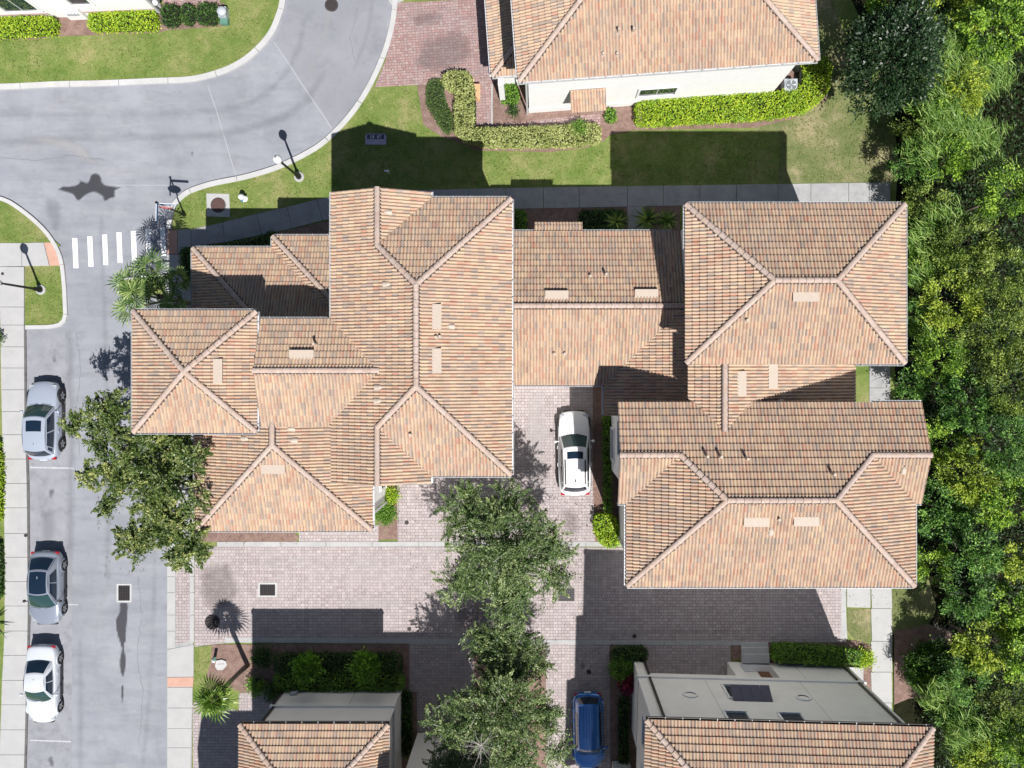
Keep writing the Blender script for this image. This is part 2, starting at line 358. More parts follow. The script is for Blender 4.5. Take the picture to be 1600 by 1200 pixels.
# ------------------------------------------------------------------ foliage
def leaves_mesh(name, P, D, size, aspect=.55, shade=None, up=.55, droop=0.0):
    """P centres (n,3), D preferred long direction (n,3) or None; one folded rhombus (2 triangles) per leaf"""
    n = len(P)
    d = rng.normal(size=(n, 3)) if D is None else D + rng.normal(size=(n, 3)) * .45
    d[:, 2] = d[:, 2] * .5 - droop
    d /= np.linalg.norm(d, axis=1)[:, None] + 1e-9
    nrm = rng.normal(size=(n, 3)) * (1 - up); nrm[:, 2] += up + .15
    s = np.cross(d, nrm); s /= np.linalg.norm(s, axis=1)[:, None] + 1e-9
    u = np.cross(s, d)
    L_ = size * rng.uniform(.6, 1.35, n)[:, None]; W_ = L_ * aspect
    V = np.empty((n, 4, 3))
    V[:, 0] = P - d * L_ * .5; V[:, 1] = P + s * W_ * .5 + u * L_ * .10
    V[:, 2] = P + d * L_ * .5; V[:, 3] = P - s * W_ * .5 + u * L_ * .10
    me = bpy.data.meshes.new(name)
    me.vertices.add(n * 4); me.vertices.foreach_set('co', V.reshape(-1).astype(np.float32))
    me.loops.add(n * 4); me.loops.foreach_set('vertex_index', np.arange(n * 4, dtype=np.int32))
    me.polygons.add(n); me.polygons.foreach_set('loop_start', np.arange(0, n * 4, 4, dtype=np.int32))
    me.update(calc_edges=True)
    a = me.attributes.new('shade', 'FLOAT', 'FACE')
    sh = rng.uniform(0, 1, n) if shade is None else np.clip(shade, 0, 1)
    a.data.foreach_set('value', sh.astype(np.float32))
    return me
def cloud(blobs, n, clump=.35, nclump=None, shell=.6, seed=0):
    """points gathered round clump centres that sit towards the outside of the ellipsoids; returns points, clump id values"""
    r = np.random.default_rng(seed)
    B = np.array(blobs, float); vol = B[:, 3] * B[:, 3] * B[:, 4]; p = vol / vol.sum()
    nc = nclump or max(8, n // 60)
    bi = r.choice(len(B), nc, p=p)
    dirs = r.normal(size=(nc, 3)); dirs[:, 2] = np.abs(dirs[:, 2]) * 1.0 - .25
    dirs /= np.linalg.norm(dirs, axis=1)[:, None]
    rad = (shell + (1 - shell) * r.uniform(0, 1, nc) ** .5) * r.uniform(.85, 1.12, nc)
    cc = B[bi, :3] + dirs * rad[:, None] * np.stack([B[bi, 3], B[bi, 3], B[bi, 4]], 1)
    ci = r.integers(0, nc, n); cs = r.uniform(.5, 1.3, nc)
    cval = r.normal(0, .16, nc)
    P = cc[ci] + r.normal(size=(n, 3)) * (clump * cs[ci])[:, None] * np.array([1, 1, .55])
    D = dirs[ci].copy()
    return P, D, cval[ci]
def foliage(name, blobs, n, leaf, mat, parent=None, clump=.35, nclump=None, shell=.6, seed=0, aspect=.55, up=.55, zmin=.1, **k):
    P, D, cv = cloud(blobs, n, clump, nclump, shell, seed)
    P[:, 2] = np.maximum(P[:, 2], zmin)
    me = leaves_mesh(name, P, D, leaf, aspect, rng.uniform(.1, .9, n) + cv, up)
    return link_mesh(name, me, parent, mat, **k)
def limbs(base, tips, r0, mat, parent, name='trunk', fork=.45, seed=0):
    """tapered trunk that forks into bent limbs reaching the tips (world metres)"""
    r = random.Random(seed); mb = MB(); base = Vector(base)
    c = sum((Vector(t) for t in tips), Vector()) / len(tips)
    f = base.lerp(Vector((base.x*.6 + c.x*.4, base.y*.6 + c.y*.4, c.z)), fork)
    mb.tube([base - Vector((0, 0, .15)), base + Vector((0, 0, .25)), base.lerp(f, .5) + Vector((.05, .04, 0)), f], r0*1.15, 10, r0*.75)
    for t in tips:
        t = Vector(t); m = f.lerp(t, .5) + Vector((r.uniform(-.25, .25), r.uniform(-.25, .25), r.uniform(.1, .4)))
        mb.tube([f - Vector((0, 0, .1)), f.lerp(m, .55), m, t], r0*.5, 6, r0*.10)
        for q in range(2):
            s = m.lerp(t, r.uniform(.1, .6)); e = s + Vector((r.uniform(-1, 1), r.uniform(-1, 1), r.uniform(.2, .7)))*.8
            mb.tube([s, s.lerp(e, .5) + Vector((0, 0, .05)), e], r0*.2, 5, r0*.05)
    return mb.build(name, mat, parent, True)
# ------------------------------------------------------------------ ground, road, kerbs, walks
def Gp(pts): return [G(x, y) for x, y in pts]
def sheet(name, pts, z, mat, z0=-.12, parent=None, **k):
    return MB().prism(Gp(pts), z0, z).build(name, mat, parent, **k)
def inpoly(x, y, poly):
    c = False; n = len(poly); j = n - 1
    for i in range(n):
        xi, yi = poly[i][0], poly[i][1]; xj, yj = poly[j][0], poly[j][1]
        if (yi > y) != (yj > y) and x < (xj - xi) * (y - yi) / (yj - yi + 1e-12) + xi: c = not c
        j = i
    return c
def spline(pts, n=8):
    out = []; P = [Vector((x, y, 0)) for x, y in pts]
    for i in range(len(P)-1):
        p0, p1, p2, p3 = P[max(i-1, 0)], P[i], P[i+1], P[min(i+2, len(P)-1)]
        for j in range(n):
            t = j / n
            q = .5*((2*p1) + (-p0+p2)*t + (2*p0-5*p1+4*p2-p3)*t*t + (-p0+3*p1-3*p2+p3)*t**3)
            out.append((q.x, q.y))
    out.append(pts[-1]); return out

gnd = mesh('ground', [(-600, -600, -.30), (600, -600, -.30), (600, 600, -.30), (-600, 600, -.30)], [(0, 1, 2, 3)], M['ground'], kind='structure')
road = mesh('road', Gp([(-300, -400), (640, -400), (640, 300), (330, 360), (330, 1700), (-300, 1700)]), [(0, 5, 4, 3, 2, 1)], M['asphalt'], kind='structure')
for v in road.data.vertices: v.co.z = 0.0

# curves (survey units, road edge of the kerb)
K_TOP = spline([(-120, 141), (0, 141), (90, 137), (160, 135.5), (240, 132), (300, 129), (345, 118), (378, 103), (405, 82), (428, 55), (441, 25), (447, 0), (449, -60)])
K_EAST = spline([(616, -60), (614, 0), (609, 40), (598, 80), (580, 122), (556, 163), (528, 197), (497, 225), (462, 245), (425, 261), (380, 274), (335, 283), (308, 291), (288, 300), (272, 316), (264, 334), (261, 358)])
K_ISL = spline([(-80, 292), (0, 307), (32, 323), (66, 351), (87, 377), (99, 404), (104, 440), (106, 475), (106, 496), (98, 509), (80, 514)]) + [(41, 514.5)]

# lawns and planted ground (raised sheets)
sheet('lawn', [(-400, -400)] + [(449, -400)] + [(x - 4 if y < 90 else x - 2, y - 3) for x, y in K_TOP[::-1]] + [(-400, 137)], .08, M['grass'], kind='structure')
east = [(x + 4, y + 2) for x, y in K_EAST] + [(262, 400), (262, 1600), (1900, 1600), (1900, -400), (620, -400)]
lawn_e = sheet('lawn', east, .08, M['grass'], kind='structure')
sheet('lawn', [(x - 3, y + 3) for x, y in K_ISL[:26]] + [(96, 385), (-80, 385)], .08, M['grass'], kind='structure')
sheet('lawn', [(40, 415), (100, 415), (101, 440), (103, 475), (103, 496), (96, 507), (80, 511), (40, 511)], .08, M['grass'], kind='structure')
sheet('lawn', [(-300, 500), (3, 500), (12, 800), (12, 1000), (6, 1180), (6, 1500), (-300, 1500)], .07, M['grass'], kind='structure')
sheet('lawn', [(1216, 205), (1216, 286), (1395, 286), (1402, 240), (1380, 150), (1330, 90), (1300, 0), (1300, -100), (1180, -100), (1180, 205)], .084, M['grass_dry'], z0=.02, kind='structure')
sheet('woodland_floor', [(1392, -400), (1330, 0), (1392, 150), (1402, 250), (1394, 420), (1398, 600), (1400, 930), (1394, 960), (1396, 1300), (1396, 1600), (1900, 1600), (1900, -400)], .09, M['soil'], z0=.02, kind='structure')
sheet('lawn', [(1393, 905), (1393, 990), (1445, 985), (1462, 950), (1450, 905)], .096, M['grass_dry'], z0=.02, kind='structure')
for nm, pts in [
    ('mulch_bed', [(-60, 25), (-60, 64), (60, 62), (90, 58), (140, 56), (250, 52), (262, 48), (350, 42), (352, 6), (250, 8)]),
    ('mulch_bed', [(652, 134), (662, 196), (690, 214), (712, 222), (745, 236), (860, 238), (915, 232), (942, 222), (952, 212), (990, 204), (1180, 200), (1240, 186), (1262, 172), (1290, 160), (1290, 90), (1180, 90), (1180, 0), (828, 0), (770, 60), (768, 128)]),
    ('mulch_bed', [(800, 327), (1062, 322), (1062, 420), (800, 420)]),
    ('mulch_bed', [(300, 392), (410, 370), (520, 344), (600, 330), (700, 340), (700, 420), (350, 470), (300, 500)]),
    ('mulch_bed', [(334, 1006), (640, 1006), (640, 1100), (376, 1100), (376, 1080), (340, 1066), (322, 1056), (322, 1010)]),
    ('mulch_bed', [(346, 828), (450, 824), (468, 838), (464, 846), (350, 846)]),
    ('mulch_bed', [(591, 755), (622, 755), (622, 842), (592, 843)]),
    ('mulch_bed', [(926, 585), (962, 585), (975, 850), (930, 848), (920, 760)]),
    ('mulch_bed', [(953, 1004), (1012, 1004), (1012, 1060), (995, 1400), (953, 1400)]),
    ('mulch_bed', [(1142, 1008), (1160, 1008), (1160, 1030), (1142, 1030)]),
    ('mulch_bed', [(1196, 1000), (1340, 1000), (1362, 1008), (1362, 1080), (1196, 1050)]),
    ('mulch_bed', [(1396, 985), (1450, 975), (1484, 985), (1490, 1060), (1480, 1090), (1420, 1090), (1396, 1100)]),
    ('mulch_bed', [(738, 1005), (856, 1005), (856, 1500), (738, 1500)]),
    ('mulch_bed', [(640, 1006), (652, 1006), (652, 1500), (626, 1500), (626, 1076), (640, 1076)])]:
    sheet(nm, pts, .099 + .001 * (len(pts) % 3), M['mulch'], z0=.02, kind='structure')
sheet('lawn', [(304, 1010), (332, 1008), (330, 1035), (322, 1060), (304, 1068)], .104, M['grass'], z0=.02, kind='structure')
sheet('lawn', [(1323, 951), (1359, 951), (1359, 1004), (1336, 1000), (1323, 985)], .104, M['grass_dry'], z0=.02, kind='structure')

# paver surfaces
lane = sheet('paver_lane', [(305, 854), (340, 853), (700, 854), (980, 855), (1321, 880), (1321, 917), (1321, 1003), (1196, 1003), (1196, 1006), (860, 1003), (700, 1002), (400, 1001), (340, 1005), (305, 1010)], .108, M['paver'], z0=.02, kind='structure')
sheet('paver_strip', [(275.5, 864), (297.5, 864), (297.5, 1001), (275.5, 1006)], .1085, M['paver'], z0=.02, kind='structure')
for pts in ([(620, 735), (800, 700), (800, 600), (926, 598), (926, 760), (930, 848), (780, 846), (622, 846)],
            [(350, 828), (592, 820), (592, 846), (468, 846), (468, 828)],
            [(640, 1002), (740, 1002), (742, 1400), (652, 1400), (652, 1080), (640, 1080)],
            [(853, 1002), (952, 1002), (955, 1400), (853, 1400)],
            [(1002, 1002), (1141, 1002), (1141, 1070), (1012, 1070)],
            [(374, 1082), (402, 1080), (450, 1074), (450, 1400), (305, 1400), (302, 1100), (312, 1090), (374, 1110)],):
    sheet('paver_driveway', pts, .107, M['paver'], z0=.02, kind='structure')
sheet('paver_driveway', [(618, 6), (780, -2), (780, 128), (740, 132), (740, 195), (768, 197), (768, 128), (780, 118), (772, 118), (740, 130), (660, 133), (586, 137), (603, 95), (615, 45)][:3] + [(770, 128), (770, 196), (742, 197), (740, 133), (660, 133), (586, 137), (603, 95), (615, 45)], .109, M['paver_red'], z0=.02, kind='structure')
sheet('paver_driveway', [(742, 197), (770, 196), (938, 178), (938, 195), (770, 208), (742, 208)], .1095, M['paver_red'], z0=.02, kind='structure')
sheet('paver_driveway', [(250, -80), (345, -80), (345, 5), (320, 8), (300, 9), (256, 8)], .1105, M['paver_red'], z0=.02, kind='structure')

# slabs and kerb pieces: each its own object under the run it belongs to
def run_root(name, kind='structure'):
    o = empty(name); o['kind'] = kind; return o
def slabs(root, quads, z, mat, name='slab', z0=.0, gap=.45):
    for q in quads:
        c = (sum(p[0] for p in q)/len(q), sum(p[1] for p in q)/len(q))
        q2 = [(p[0] + (c[0]-p[0])*gap*2/max(12, math.hypot(c[0]-p[0], c[1]-p[1])*2), p[1] + (c[1]-p[1])*gap*2/max(12, math.hypot(c[0]-p[0], c[1]-p[1])*2)) for p in q]
        MB().prism(Gp(q2), z0, z + rnd.uniform(-.003, .003)).build(name, mat, root)
def strip_quads(a, b):            # two matching polylines -> quads
    return [(a[i], a[i+1], b[i+1], b[i]) for i in range(len(a)-1)]
def kerb_run(poly, w, side, step, z, mat, name, z0=-.1):
    """poly = road edge; kerb lies on the given side"""
    root = run_root(name)
    P = [Vector((x, y, 0)) for x, y in poly]; acc = 0; cuts = [0]
    Ls = [0]
    for i in range(1, len(P)): Ls.append(Ls[-1] + (P[i]-P[i-1]).length)
    def at(s):
        for i in range(1, len(P)):
            if s <= Ls[i] or i == len(P)-1:
                t = (s - Ls[i-1]) / max(1e-6, Ls[i]-Ls[i-1]); d = (P[i]-P[i-1]).normalized()
                return P[i-1].lerp(P[i], t), Vector((-d.y, d.x, 0)) * side
    n = max(1, round(Ls[-1] / step))
    for i in range(n):
        a, b = Ls[-1]*i/n + .35, Ls[-1]*(i+1)/n - .35
        m = max(2, int((b-a)/12)+1)
        inn = []; out = []
        for j in range(m+1):
            p, nn = at(a + (b-a)*j/m); inn.append((p.x, p.y)); q = p + nn*w; out.append((q.x, q.y))
        mb = MB()
        for q in strip_quads(inn, out): mb.prism(Gp(q), z0, z)
        mb.build('kerb_stone', mat, root)
    return root
kerb_run(K_TOP, 9, -1, 74, .13, M['kerb'], 'road_kerb')
kerb_run(K_EAST, 8, -1, 74, .13, M['kerb'], 'road_kerb')
kerb_run(K_ISL, 6, 1, 74, .13, M['kerb'], 'road_kerb')
kerb_run([(41.5, 516), (42.5, 640), (46.5, 760), (47.5, 900), (48, 960), (46, 1050), (42.5, 1180), (40, 1300)], 2.0, 1, 80, .06, M['gutterdirt'], 'pavement_kerb')

ys = [417, 480, 508, 542, 575, 609, 643, 679, 717, 755, 793, 833, 870, 908, 946, 985, 1023, 1062, 1100, 1139, 1178, 1217]
def lx(y): return np.interp(y, [417, 600, 790, 900, 1000, 1060, 1170, 1220], [1, 3.5, 8, 9.5, 8.5, 5, 1.5, 0])
def rx(y): return np.interp(y, [417, 520, 640, 760, 900, 960, 1050, 1180, 1220], [39.5, 39.6, 40.4, 44, 45.2, 45.6, 43.6, 40.3, 39])
pav = run_root('pavement')
slabs(pav, [((lx(a), a), (rx(a), a), (rx(b), b), (lx(b), b)) for a, b in zip(ys, ys[1:])], .12, M['concrete'])
slabs(pav, [((-60, 380), (-2, 380), (-2, 417), (-60, 417)), ((-2, 380), (36, 380), (36, 416.5), (-2, 417)), ((36, 380), (70, 379), (79, 416), (36, 416.5))], .12, M['concrete'])
slabs(pav, [((70, 379), (88, 379), (97, 397), (102, 416), (79, 416))], .10, M['ramp_paint'], name='tactile_ramp')

sheet('pavement_bedding', [(262, 398), (303, 398), (303, 1004), (300, 1240), (262, 1240)], .1, M['walk'], z0=.02, kind='structure')
sheet('mulch_bed', [(303.5, 640), (400, 640), (400, 846), (303.5, 846)], .0975, M['mulch'], z0=.02, kind='structure')
walk = run_root('footpath')
T = [(279, 359), (300, 358.5), (349, 348), (402, 334.5), (449, 324), (496, 312), (545, 304), (610, 298), (670, 297)]
Bt = [(279, 398), (300, 386), (352, 379), (410, 367.5), (458, 357), (505, 345), (548, 335), (610, 330), (670, 329)]
slabs(walk, strip_quads(T, Bt), .12, M['walk'])
slabs(walk, [((262.5, 360), (278.5, 359.3), (278.5, 397.5), (262.5, 398))], .105, M['ramp_paint'], name='tactile_ramp')
xs = [670, 732, 790, 849, 905, 980, 1036, 1093, 1150, 1215, 1266, 1325, 1357, 1390]
def ty(x): return np.interp(x, [670, 800, 1390], [297, 294, 285.5])
def by(x): return np.interp(x, [670, 800, 1065, 1390], [329, 327, 322, 316])
slabs(walk, [((a, ty(a)), (b, ty(b)), (b, by(b)), (a, by(a))) for a, b in zip(xs, xs[1:])], .12, M['walk'])
slabs(walk, [((980, 323.5), (1005, 323), (1006, 372), (981, 372)), ((981, 372), (1006, 372), (1006, 400), (981, 400))], .121, M['walk'])
slabs(walk, [((1357, a), (1390, a), (1390, b), (1357, b)) for a, b in zip(range(540, 640, 33), range(573, 673, 33))], .12, M['walk'])
slabs(walk, [((1322, 917), (1359, 917), (1359, 949), (1322, 948)), ((1322, 880), (1359, 880), (1359, 917), (1322, 917))], .12, M['concrete'])
yy = [840, 880, 917, 950, 1001, 1049, 1097, 1145, 1200]
slabs(walk, [((1359.5, a), (1392, a), (1393, b), (1361, b)) for a, b in zip(yy, yy[1:])], .121, M['concrete'])
# walk beside the paver lane entrance
yy = [398, 436, 474, 512, 550, 588, 626, 664, 702, 740, 778, 816, 858]
slabs(walk, [((262.6, a), (290, a), (290, b), (262.6, b)) for a, b in zip(yy, yy[1:])], .12, M['concrete'])
slabs(walk, [((262.6, a), (275, a), (275, b), (262.6, b)) for a, b in zip([858, 900, 925, 960, 985], [900, 925, 960, 985, 1012])], .12, M['concrete'])
slabs(walk, [((298, a), (304.5, a), (304.5, b), (298, b)) for a, b in zip([864, 900, 925, 960], [900, 925, 960, 1003])], .12, M['concrete'])
slabs(walk, [((262.6, 1014), (304, 1006), (304, 1056), (262.6, 1056.5))], .12, M['concrete'])
slabs(walk, [((262.6, 1057.5), (304, 1057), (303, 1072), (262.6, 1072))], .12, M['ramp_paint'], name='tactile_ramp')
yy = [1073, 1105, 1137, 1167, 1205, 1240]
slabs(walk, [((262.6, a), (np.interp(a, [1073, 1240], [302.5, 298]), a), (np.interp(b, [1073, 1240], [302.5, 298]), b), (262.6, b)) for a, b in zip(yy, yy[1:])], .12, M['concrete'])
# concrete ribbons either side of the lane
rib = run_root('lane_edging')
xs = [340, 382, 440, 510, 582, 655, 720, 790, 860, 915, 978]
slabs(rib, [((a, 846), (b, 846), (b, 853.5), (a, 853.5)) for a, b in zip(xs, xs[1:])], .118, M['ribbon'], name='edging_block')
xs = [352, 400, 427, 478, 530, 590, 660, 735, 800, 853, 905, 1000, 1038, 1056, 1082, 1127, 1160]
slabs(rib, [((a, np.interp(a, [340, 1160], [995, 1001])), (b, np.interp(b, [340, 1160], [995, 1001])), (b, np.interp(b, [340, 1160], [1003, 1007.5])), (a, np.interp(a, [340, 1160], [1003, 1007.5]))) for a, b in zip(xs, xs[1:])], .118, M['ribbon'], name='edging_block')
slabs(rib, [((1313, 880), (1321, 880), (1321, 955), (1313, 955)), ((1313, 955), (1321, 955), (1323, 998), (1313, 998))], .118, M['ribbon'], name='edging_block')
slabs(rib, [((606, 2), (632, -6), (632, 2), (612, 10))], .118, M['ribbon'], name='edging_block')
for x in (739, 767.5):
    slabs(rib, [((x, a), (x+2.6, a), (x+2.6, a+32), (x, a+32)) for a in (132, 164)], .122, M['ribbon'], name='edging_block')

# road markings
for i, (x, y0, y1) in enumerate([(113, 372, 419), (136.5, 369.5, 416.5), (159.5, 366.5, 414), (182, 363, 410.5), (204.5, 361, 407.5), (227, 357.5, 404), (250, 355.5, 401)]):
    sheet('crosswalk_stripe', [(x, y0), (x + 7.6, y0), (x + 9.6, y1), (x + 2, y1)], .006, M['white_paint'], z0=.001, parent=road)
for pts in ([(47, 729), (116, 730.5), (116, 732.8), (47, 731.5)], [(47, 1155.5), (111, 1157.5), (111, 1160), (47, 1157.5)], [(104, 943.5), (122, 944), (122, 945.6), (104, 945)]):
    sheet('bay_line', pts, .008, M['thin_paint'], z0=.001, parent=road)
sheet('parking_bay', [(43, 517), (104, 516), (109, 540), (111, 700), (113, 1000), (110, 1400), (40, 1400), (46, 1000), (45.5, 760), (42, 620)], .004, M['asphalt_bay'], z0=.001, parent=road)
M['asphalt_dark'] = multi('newer_asphalt', [(.35, 6, [(.3, (.215, .22, .245)), (.7, (.275, .28, .305))]), (1.2, 8, (.15, .155, .17), .52, .78, .5), (28, 4, (.36, .36, .38), .55, .8, .5)], rough=.9, bump=(90, .25, .01))
sheet('asphalt_patch', spline([(428, 64), (452, 96), (474, 133), (503, 172), (519, 200)], 4) + [(540, 183), (566, 146), (585, 108), (601, 70), (606, 20), (607, -60), (452, -60), (449, 0), (443, 32)], .004, M['asphalt_dark'], z0=.001, parent=road)
M['seam'] = simple('road_seam_sealer', (.345, .348, .37), .8)
sheet('road_seam', [(428, 64), (474, 133), (519, 200), (517.6, 201), (472.5, 134), (427, 65)], .007, M['seam'], z0=.001, parent=road)
sheet('road_seam', [(325, 133), (338, 170), (369, 274), (367.6, 274.4), (336.6, 170), (323.8, 133)], .006, M['seam'], z0=.001, parent=road)
sheet('road_seam', [(150, 288.5), (262, 289), (262, 290), (150, 289.6)], .006, M['seam'], z0=.001, parent=road)
def soft(name, col, alpha, rough=.9, scale=3.0, lo=.35, hi=.65):
    m, nt, b = newmat(name); b.inputs['Base Color'].default_value = (*col, 1); b.inputs['Roughness'].default_value = rough
    at = N(nt, 'ShaderNodeAttribute', attribute_name='fade'); geo = N(nt, 'ShaderNodeNewGeometry')
    nz = N(nt, 'ShaderNodeTexNoise', Scale=scale, Detail=7.0, Roughness=.7); nt.links.new(geo.outputs['Position'], nz.inputs['Vector'])
    ad = N(nt, 'ShaderNodeMath', operation='ADD'); nt.links.new(at.outputs['Fac'], ad.inputs[0]); nt.links.new(nz.outputs['Fac'], ad.inputs[1])
    r = ramp(nt, [(.5 + lo - .15, (0, 0, 0)), (min(1, .5 + hi - .15), (alpha,)*3)]); 
    ml = N(nt, 'ShaderNodeMath', operation='MULTIPLY'); ml.inputs[1].default_value = .66; nt.links.new(ad.outputs[0], ml.inputs[0]); nt.links.new(ml.outputs[0], r.inputs[0])
    tr = N(nt, 'ShaderNodeBsdfTransparent'); mx = N(nt, 'ShaderNodeMixShader')
    nt.links.new(r.outputs[0], mx.inputs[0]); nt.links.new(tr.outputs[0], mx.inputs[1]); nt.links.new(b.outputs[0], mx.inputs[2])
    nt.links.new(mx.outputs[0], nt.nodes['Material Output'].inputs['Surface']); return m
def soft_stain(name, outline, inset, z, mat, parent):
    """thin stain film: a fine grid inside the outline whose strength fades towards its rim"""
    P = [(p.x, p.y) for p in Gp(outline)]; x0, x1 = min(p[0] for p in P), max(p[0] for p in P); y0, y1 = min(p[1] for p in P), max(p[1] for p in P)
    st = max(.09, min(.3, ((x1-x0)*(y1-y0)/2200)**.5)); idx = {}; vs = []; fd = []; fs = []
    A = np.array(P); Bn = np.roll(A, -1, 0); AB = Bn - A; L2 = (AB**2).sum(1) + 1e-9
    def vert(i, j):
        if (i, j) not in idx:
            x, y = x0 + i*st, y0 + j*st; idx[(i, j)] = len(vs); vs.append((x, y, z))
            t = np.clip(((x-A[:, 0])*AB[:, 0] + (y-A[:, 1])*AB[:, 1])/L2, 0, 1); d = np.hypot(x-A[:, 0]-t*AB[:, 0], y-A[:, 1]-t*AB[:, 1]).min()
            fd.append(min(1.0, d/inset) if inpoly(x, y, P) else 0.0)
        return idx[(i, j)]
    for i in range(int((x1-x0)/st)+1):
        for j in range(int((y1-y0)/st)+1):
            q = [vert(i, j), vert(i+1, j), vert(i+1, j+1), vert(i, j+1)]
            if max(fd[k] for k in q) > 0: fs.append(q)
    o = mesh(name, vs, fs, mat, parent)
    o.data.attributes.new('fade', 'FLOAT', 'POINT').data.foreach_set('value', fd); return o
M['wet'] = soft('damp_patch', (.05, .05, .058), .86, .5, 4.0, .02, .62)
M['oil'] = soft('oil_drips', (.06, .058, .06), .6, .5, 5.0, .1, .8)
M['tyre'] = soft('tyre_darkened_asphalt', (.15, .155, .175), .20, .9, 1.6, .1, .9)
M['dust'] = soft('pale_road_dust', (.44, .435, .43), .45, .95, 1.6, .1, .9)
M['stain'] = multi('damp_road_stain', [(2.5, 7, [(.3, (.035, .035, .04)), (.7, (.075, .075, .08))])], rough=.55, bump=(60, .2, .01))
soft_stain('road_stain', spline([(88, 297), (98, 291), (116, 290), (124, 284), (119, 275), (128, 282), (137, 285), (141, 274), (149, 270), (157, 274), (161, 286), (172, 290), (190, 293), (180, 299), (181, 308), (172, 311), (164, 315), (158, 306), (146, 301), (134, 306), (122, 315), (114, 305), (101, 300), (88, 297)], 3)[:-1], .12, .011, M['wet'], road)
soft_stain('road_stain', spline([(187, 942), (199, 942), (200, 955), (198, 980), (197, 1000), (194, 1010), (197, 1030), (196, 1045), (193, 1058), (188, 1048), (187, 1030), (190, 1015), (186, 1000), (182, 985), (181, 970), (187, 955)], 3), .07, .011, M['wet'], road)
soft_stain('road_stain', spline([(189, 1070), (192, 1072), (192, 1090), (190.5, 1108), (189, 1090)], 3), .03, .011, M['wet'], road)
M['silt'] = multi('dried_silt', [(1.5, 7, [(.3, (.295, .292, .30)), (.7, (.345, .335, .325))], ), (2, 8, (.285, .288, .31), .38, .62, 1.0)], rough=.95, bump=None)
soft_stain('road_stain', spline([(176, 905), (182, 915), (168, 940), (156, 985), (155, 1040), (160, 1100), (170, 1160), (190, 1215), (176, 1215), (158, 1150), (149, 1090), (145, 1020), (146, 970), (158, 925)], 3), .4, .0095, M['dust'], road)
for o_, mt in [([(-20, 215), (120, 206), (230, 205), (330, 200), (420, 180), (470, 150), (500, 110), (516, 110), (486, 165), (430, 200), (340, 222), (230, 224), (120, 226), (-20, 235)], 'tyre'),
               ([(-20, 168), (150, 172), (280, 168), (360, 160), (410, 138), (450, 92), (470, 30), (484, 30), (466, 98), (420, 155), (365, 178), (280, 184), (150, 186), (-20, 184)], 'tyre'),
               ([(510, -20), (528, -20), (520, 40), (500, 95), (488, 118), (478, 112), (498, 60)], 'dust'), ([(575, -20), (590, -20), (582, 50), (560, 110), (545, 125), (552, 90), (570, 40)], 'tyre'),
               ([(40, 212), (75, 208), (130, 222), (160, 258), (185, 275), (140, 262), (100, 238), (50, 226)], 'dust'),
               ([(60, 300), (95, 310), (100, 345), (88, 372), (70, 340)], 'tyre'), ([(98, 520), (118, 520), (122, 700), (118, 900), (100, 900), (102, 700)], 'tyre'),
               ([(60, 800), (85, 790), (92, 830), (80, 850), (62, 845)], 'tyre'), ([(150, 340), (166, 340), (172, 520), (178, 700), (176, 900), (160, 900), (160, 700), (156, 520)], 'tyre'), ([(228, 420), (242, 420), (250, 700), (246, 1000), (230, 1200), (216, 1200), (232, 1000), (236, 700)], 'tyre'),
               ([(118, 1000), (132, 1000), (134, 1200), (118, 1220)], 'tyre'), ([(170, 590), (182, 586), (190, 660), (184, 720), (172, 700)], 'dust')]:
    soft_stain('road_stain', spline(o_ + [o_[0]], 3)[:-1], .45, {'tyre': .0085, 'dust': .0098}[mt] + .0003*rnd.random(), M[mt], road)
M['crack'] = simple('asphalt_crack', (.15, .152, .165), .95)
def crack(pts, wd, seed, mat='crack'):
    r = random.Random(seed); P = []
    for (a, b) in zip(pts, pts[1:]):
        n = max(2, int(math.hypot(b[0]-a[0], b[1]-a[1])/6))
        for i in range(n): t = i/n; P.append((a[0] + (b[0]-a[0])*t + r.uniform(-1.6, 1.6), a[1] + (b[1]-a[1])*t + r.uniform(-1.6, 1.6)))
    W = [r.uniform(.3, 1)*wd for _ in P]; q = Gp(P); vs = []; fs = []
    for i, p in enumerate(q):
        d = (q[min(i+1, len(q)-1)] - q[max(i-1, 0)]).normalized(); s_ = Vector((-d.y, d.x, 0))*W[i]
        vs += [(p.x+s_.x, p.y+s_.y, .0102), (p.x-s_.x, p.y-s_.y, .0102)]
        if i: fs.append((2*i-2, 2*i-1, 2*i+1, 2*i))
    mesh('road_crack', vs, fs, M[mat], road)
for k, pts in enumerate([[(0, 247), (60, 250), (110, 243), (170, 250)], [(330, 60+90), (345, 190), (338, 230), (352, 262)], [(180, 145), (176, 190), (184, 230)], [(120, 520), (126, 580), (119, 640), (124, 720)], [(200, 560), (206, 610), (198, 660)],
        [(215, 900), (222, 960), (214, 1020), (224, 1090), (217, 1170)], [(60, 745), (84, 752), (108, 744)], [(52, 560), (80, 566), (100, 558)], [(560, 10), (548, 60), (556, 100)], [(412, 150), (440, 172), (452, 205)]]): crack(pts, .013, k) if k in (0, 3, 5, 8) else None
for k, (x, y, r0_) in enumerate([(78, 640, 9), (80, 770, 8), (77, 905, 7), (74, 1050, 8), (80, 1190, 8), (85, 560, 6), (300, 240, 5), (896, 690, 9), (690, 1100, 9), (910, 1040, 7)]):
    o_ = [(x + r0_*math.cos(t*.7)*rnd.uniform(.6, 1.2), y + r0_*1.3*math.sin(t*.7)*rnd.uniform(.6, 1.2)) for t in range(9)]
    soft_stain('oil_stain', o_, .25, .0105 if x < 620 and y > 500 or x < 400 else .1122, M['oil'], road if x < 400 else lane)
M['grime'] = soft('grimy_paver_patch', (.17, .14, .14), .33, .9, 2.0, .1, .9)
M['scuff'] = soft('bleached_paver_patch', (.50, .47, .46), .35, .9, 2.0, .1, .9)
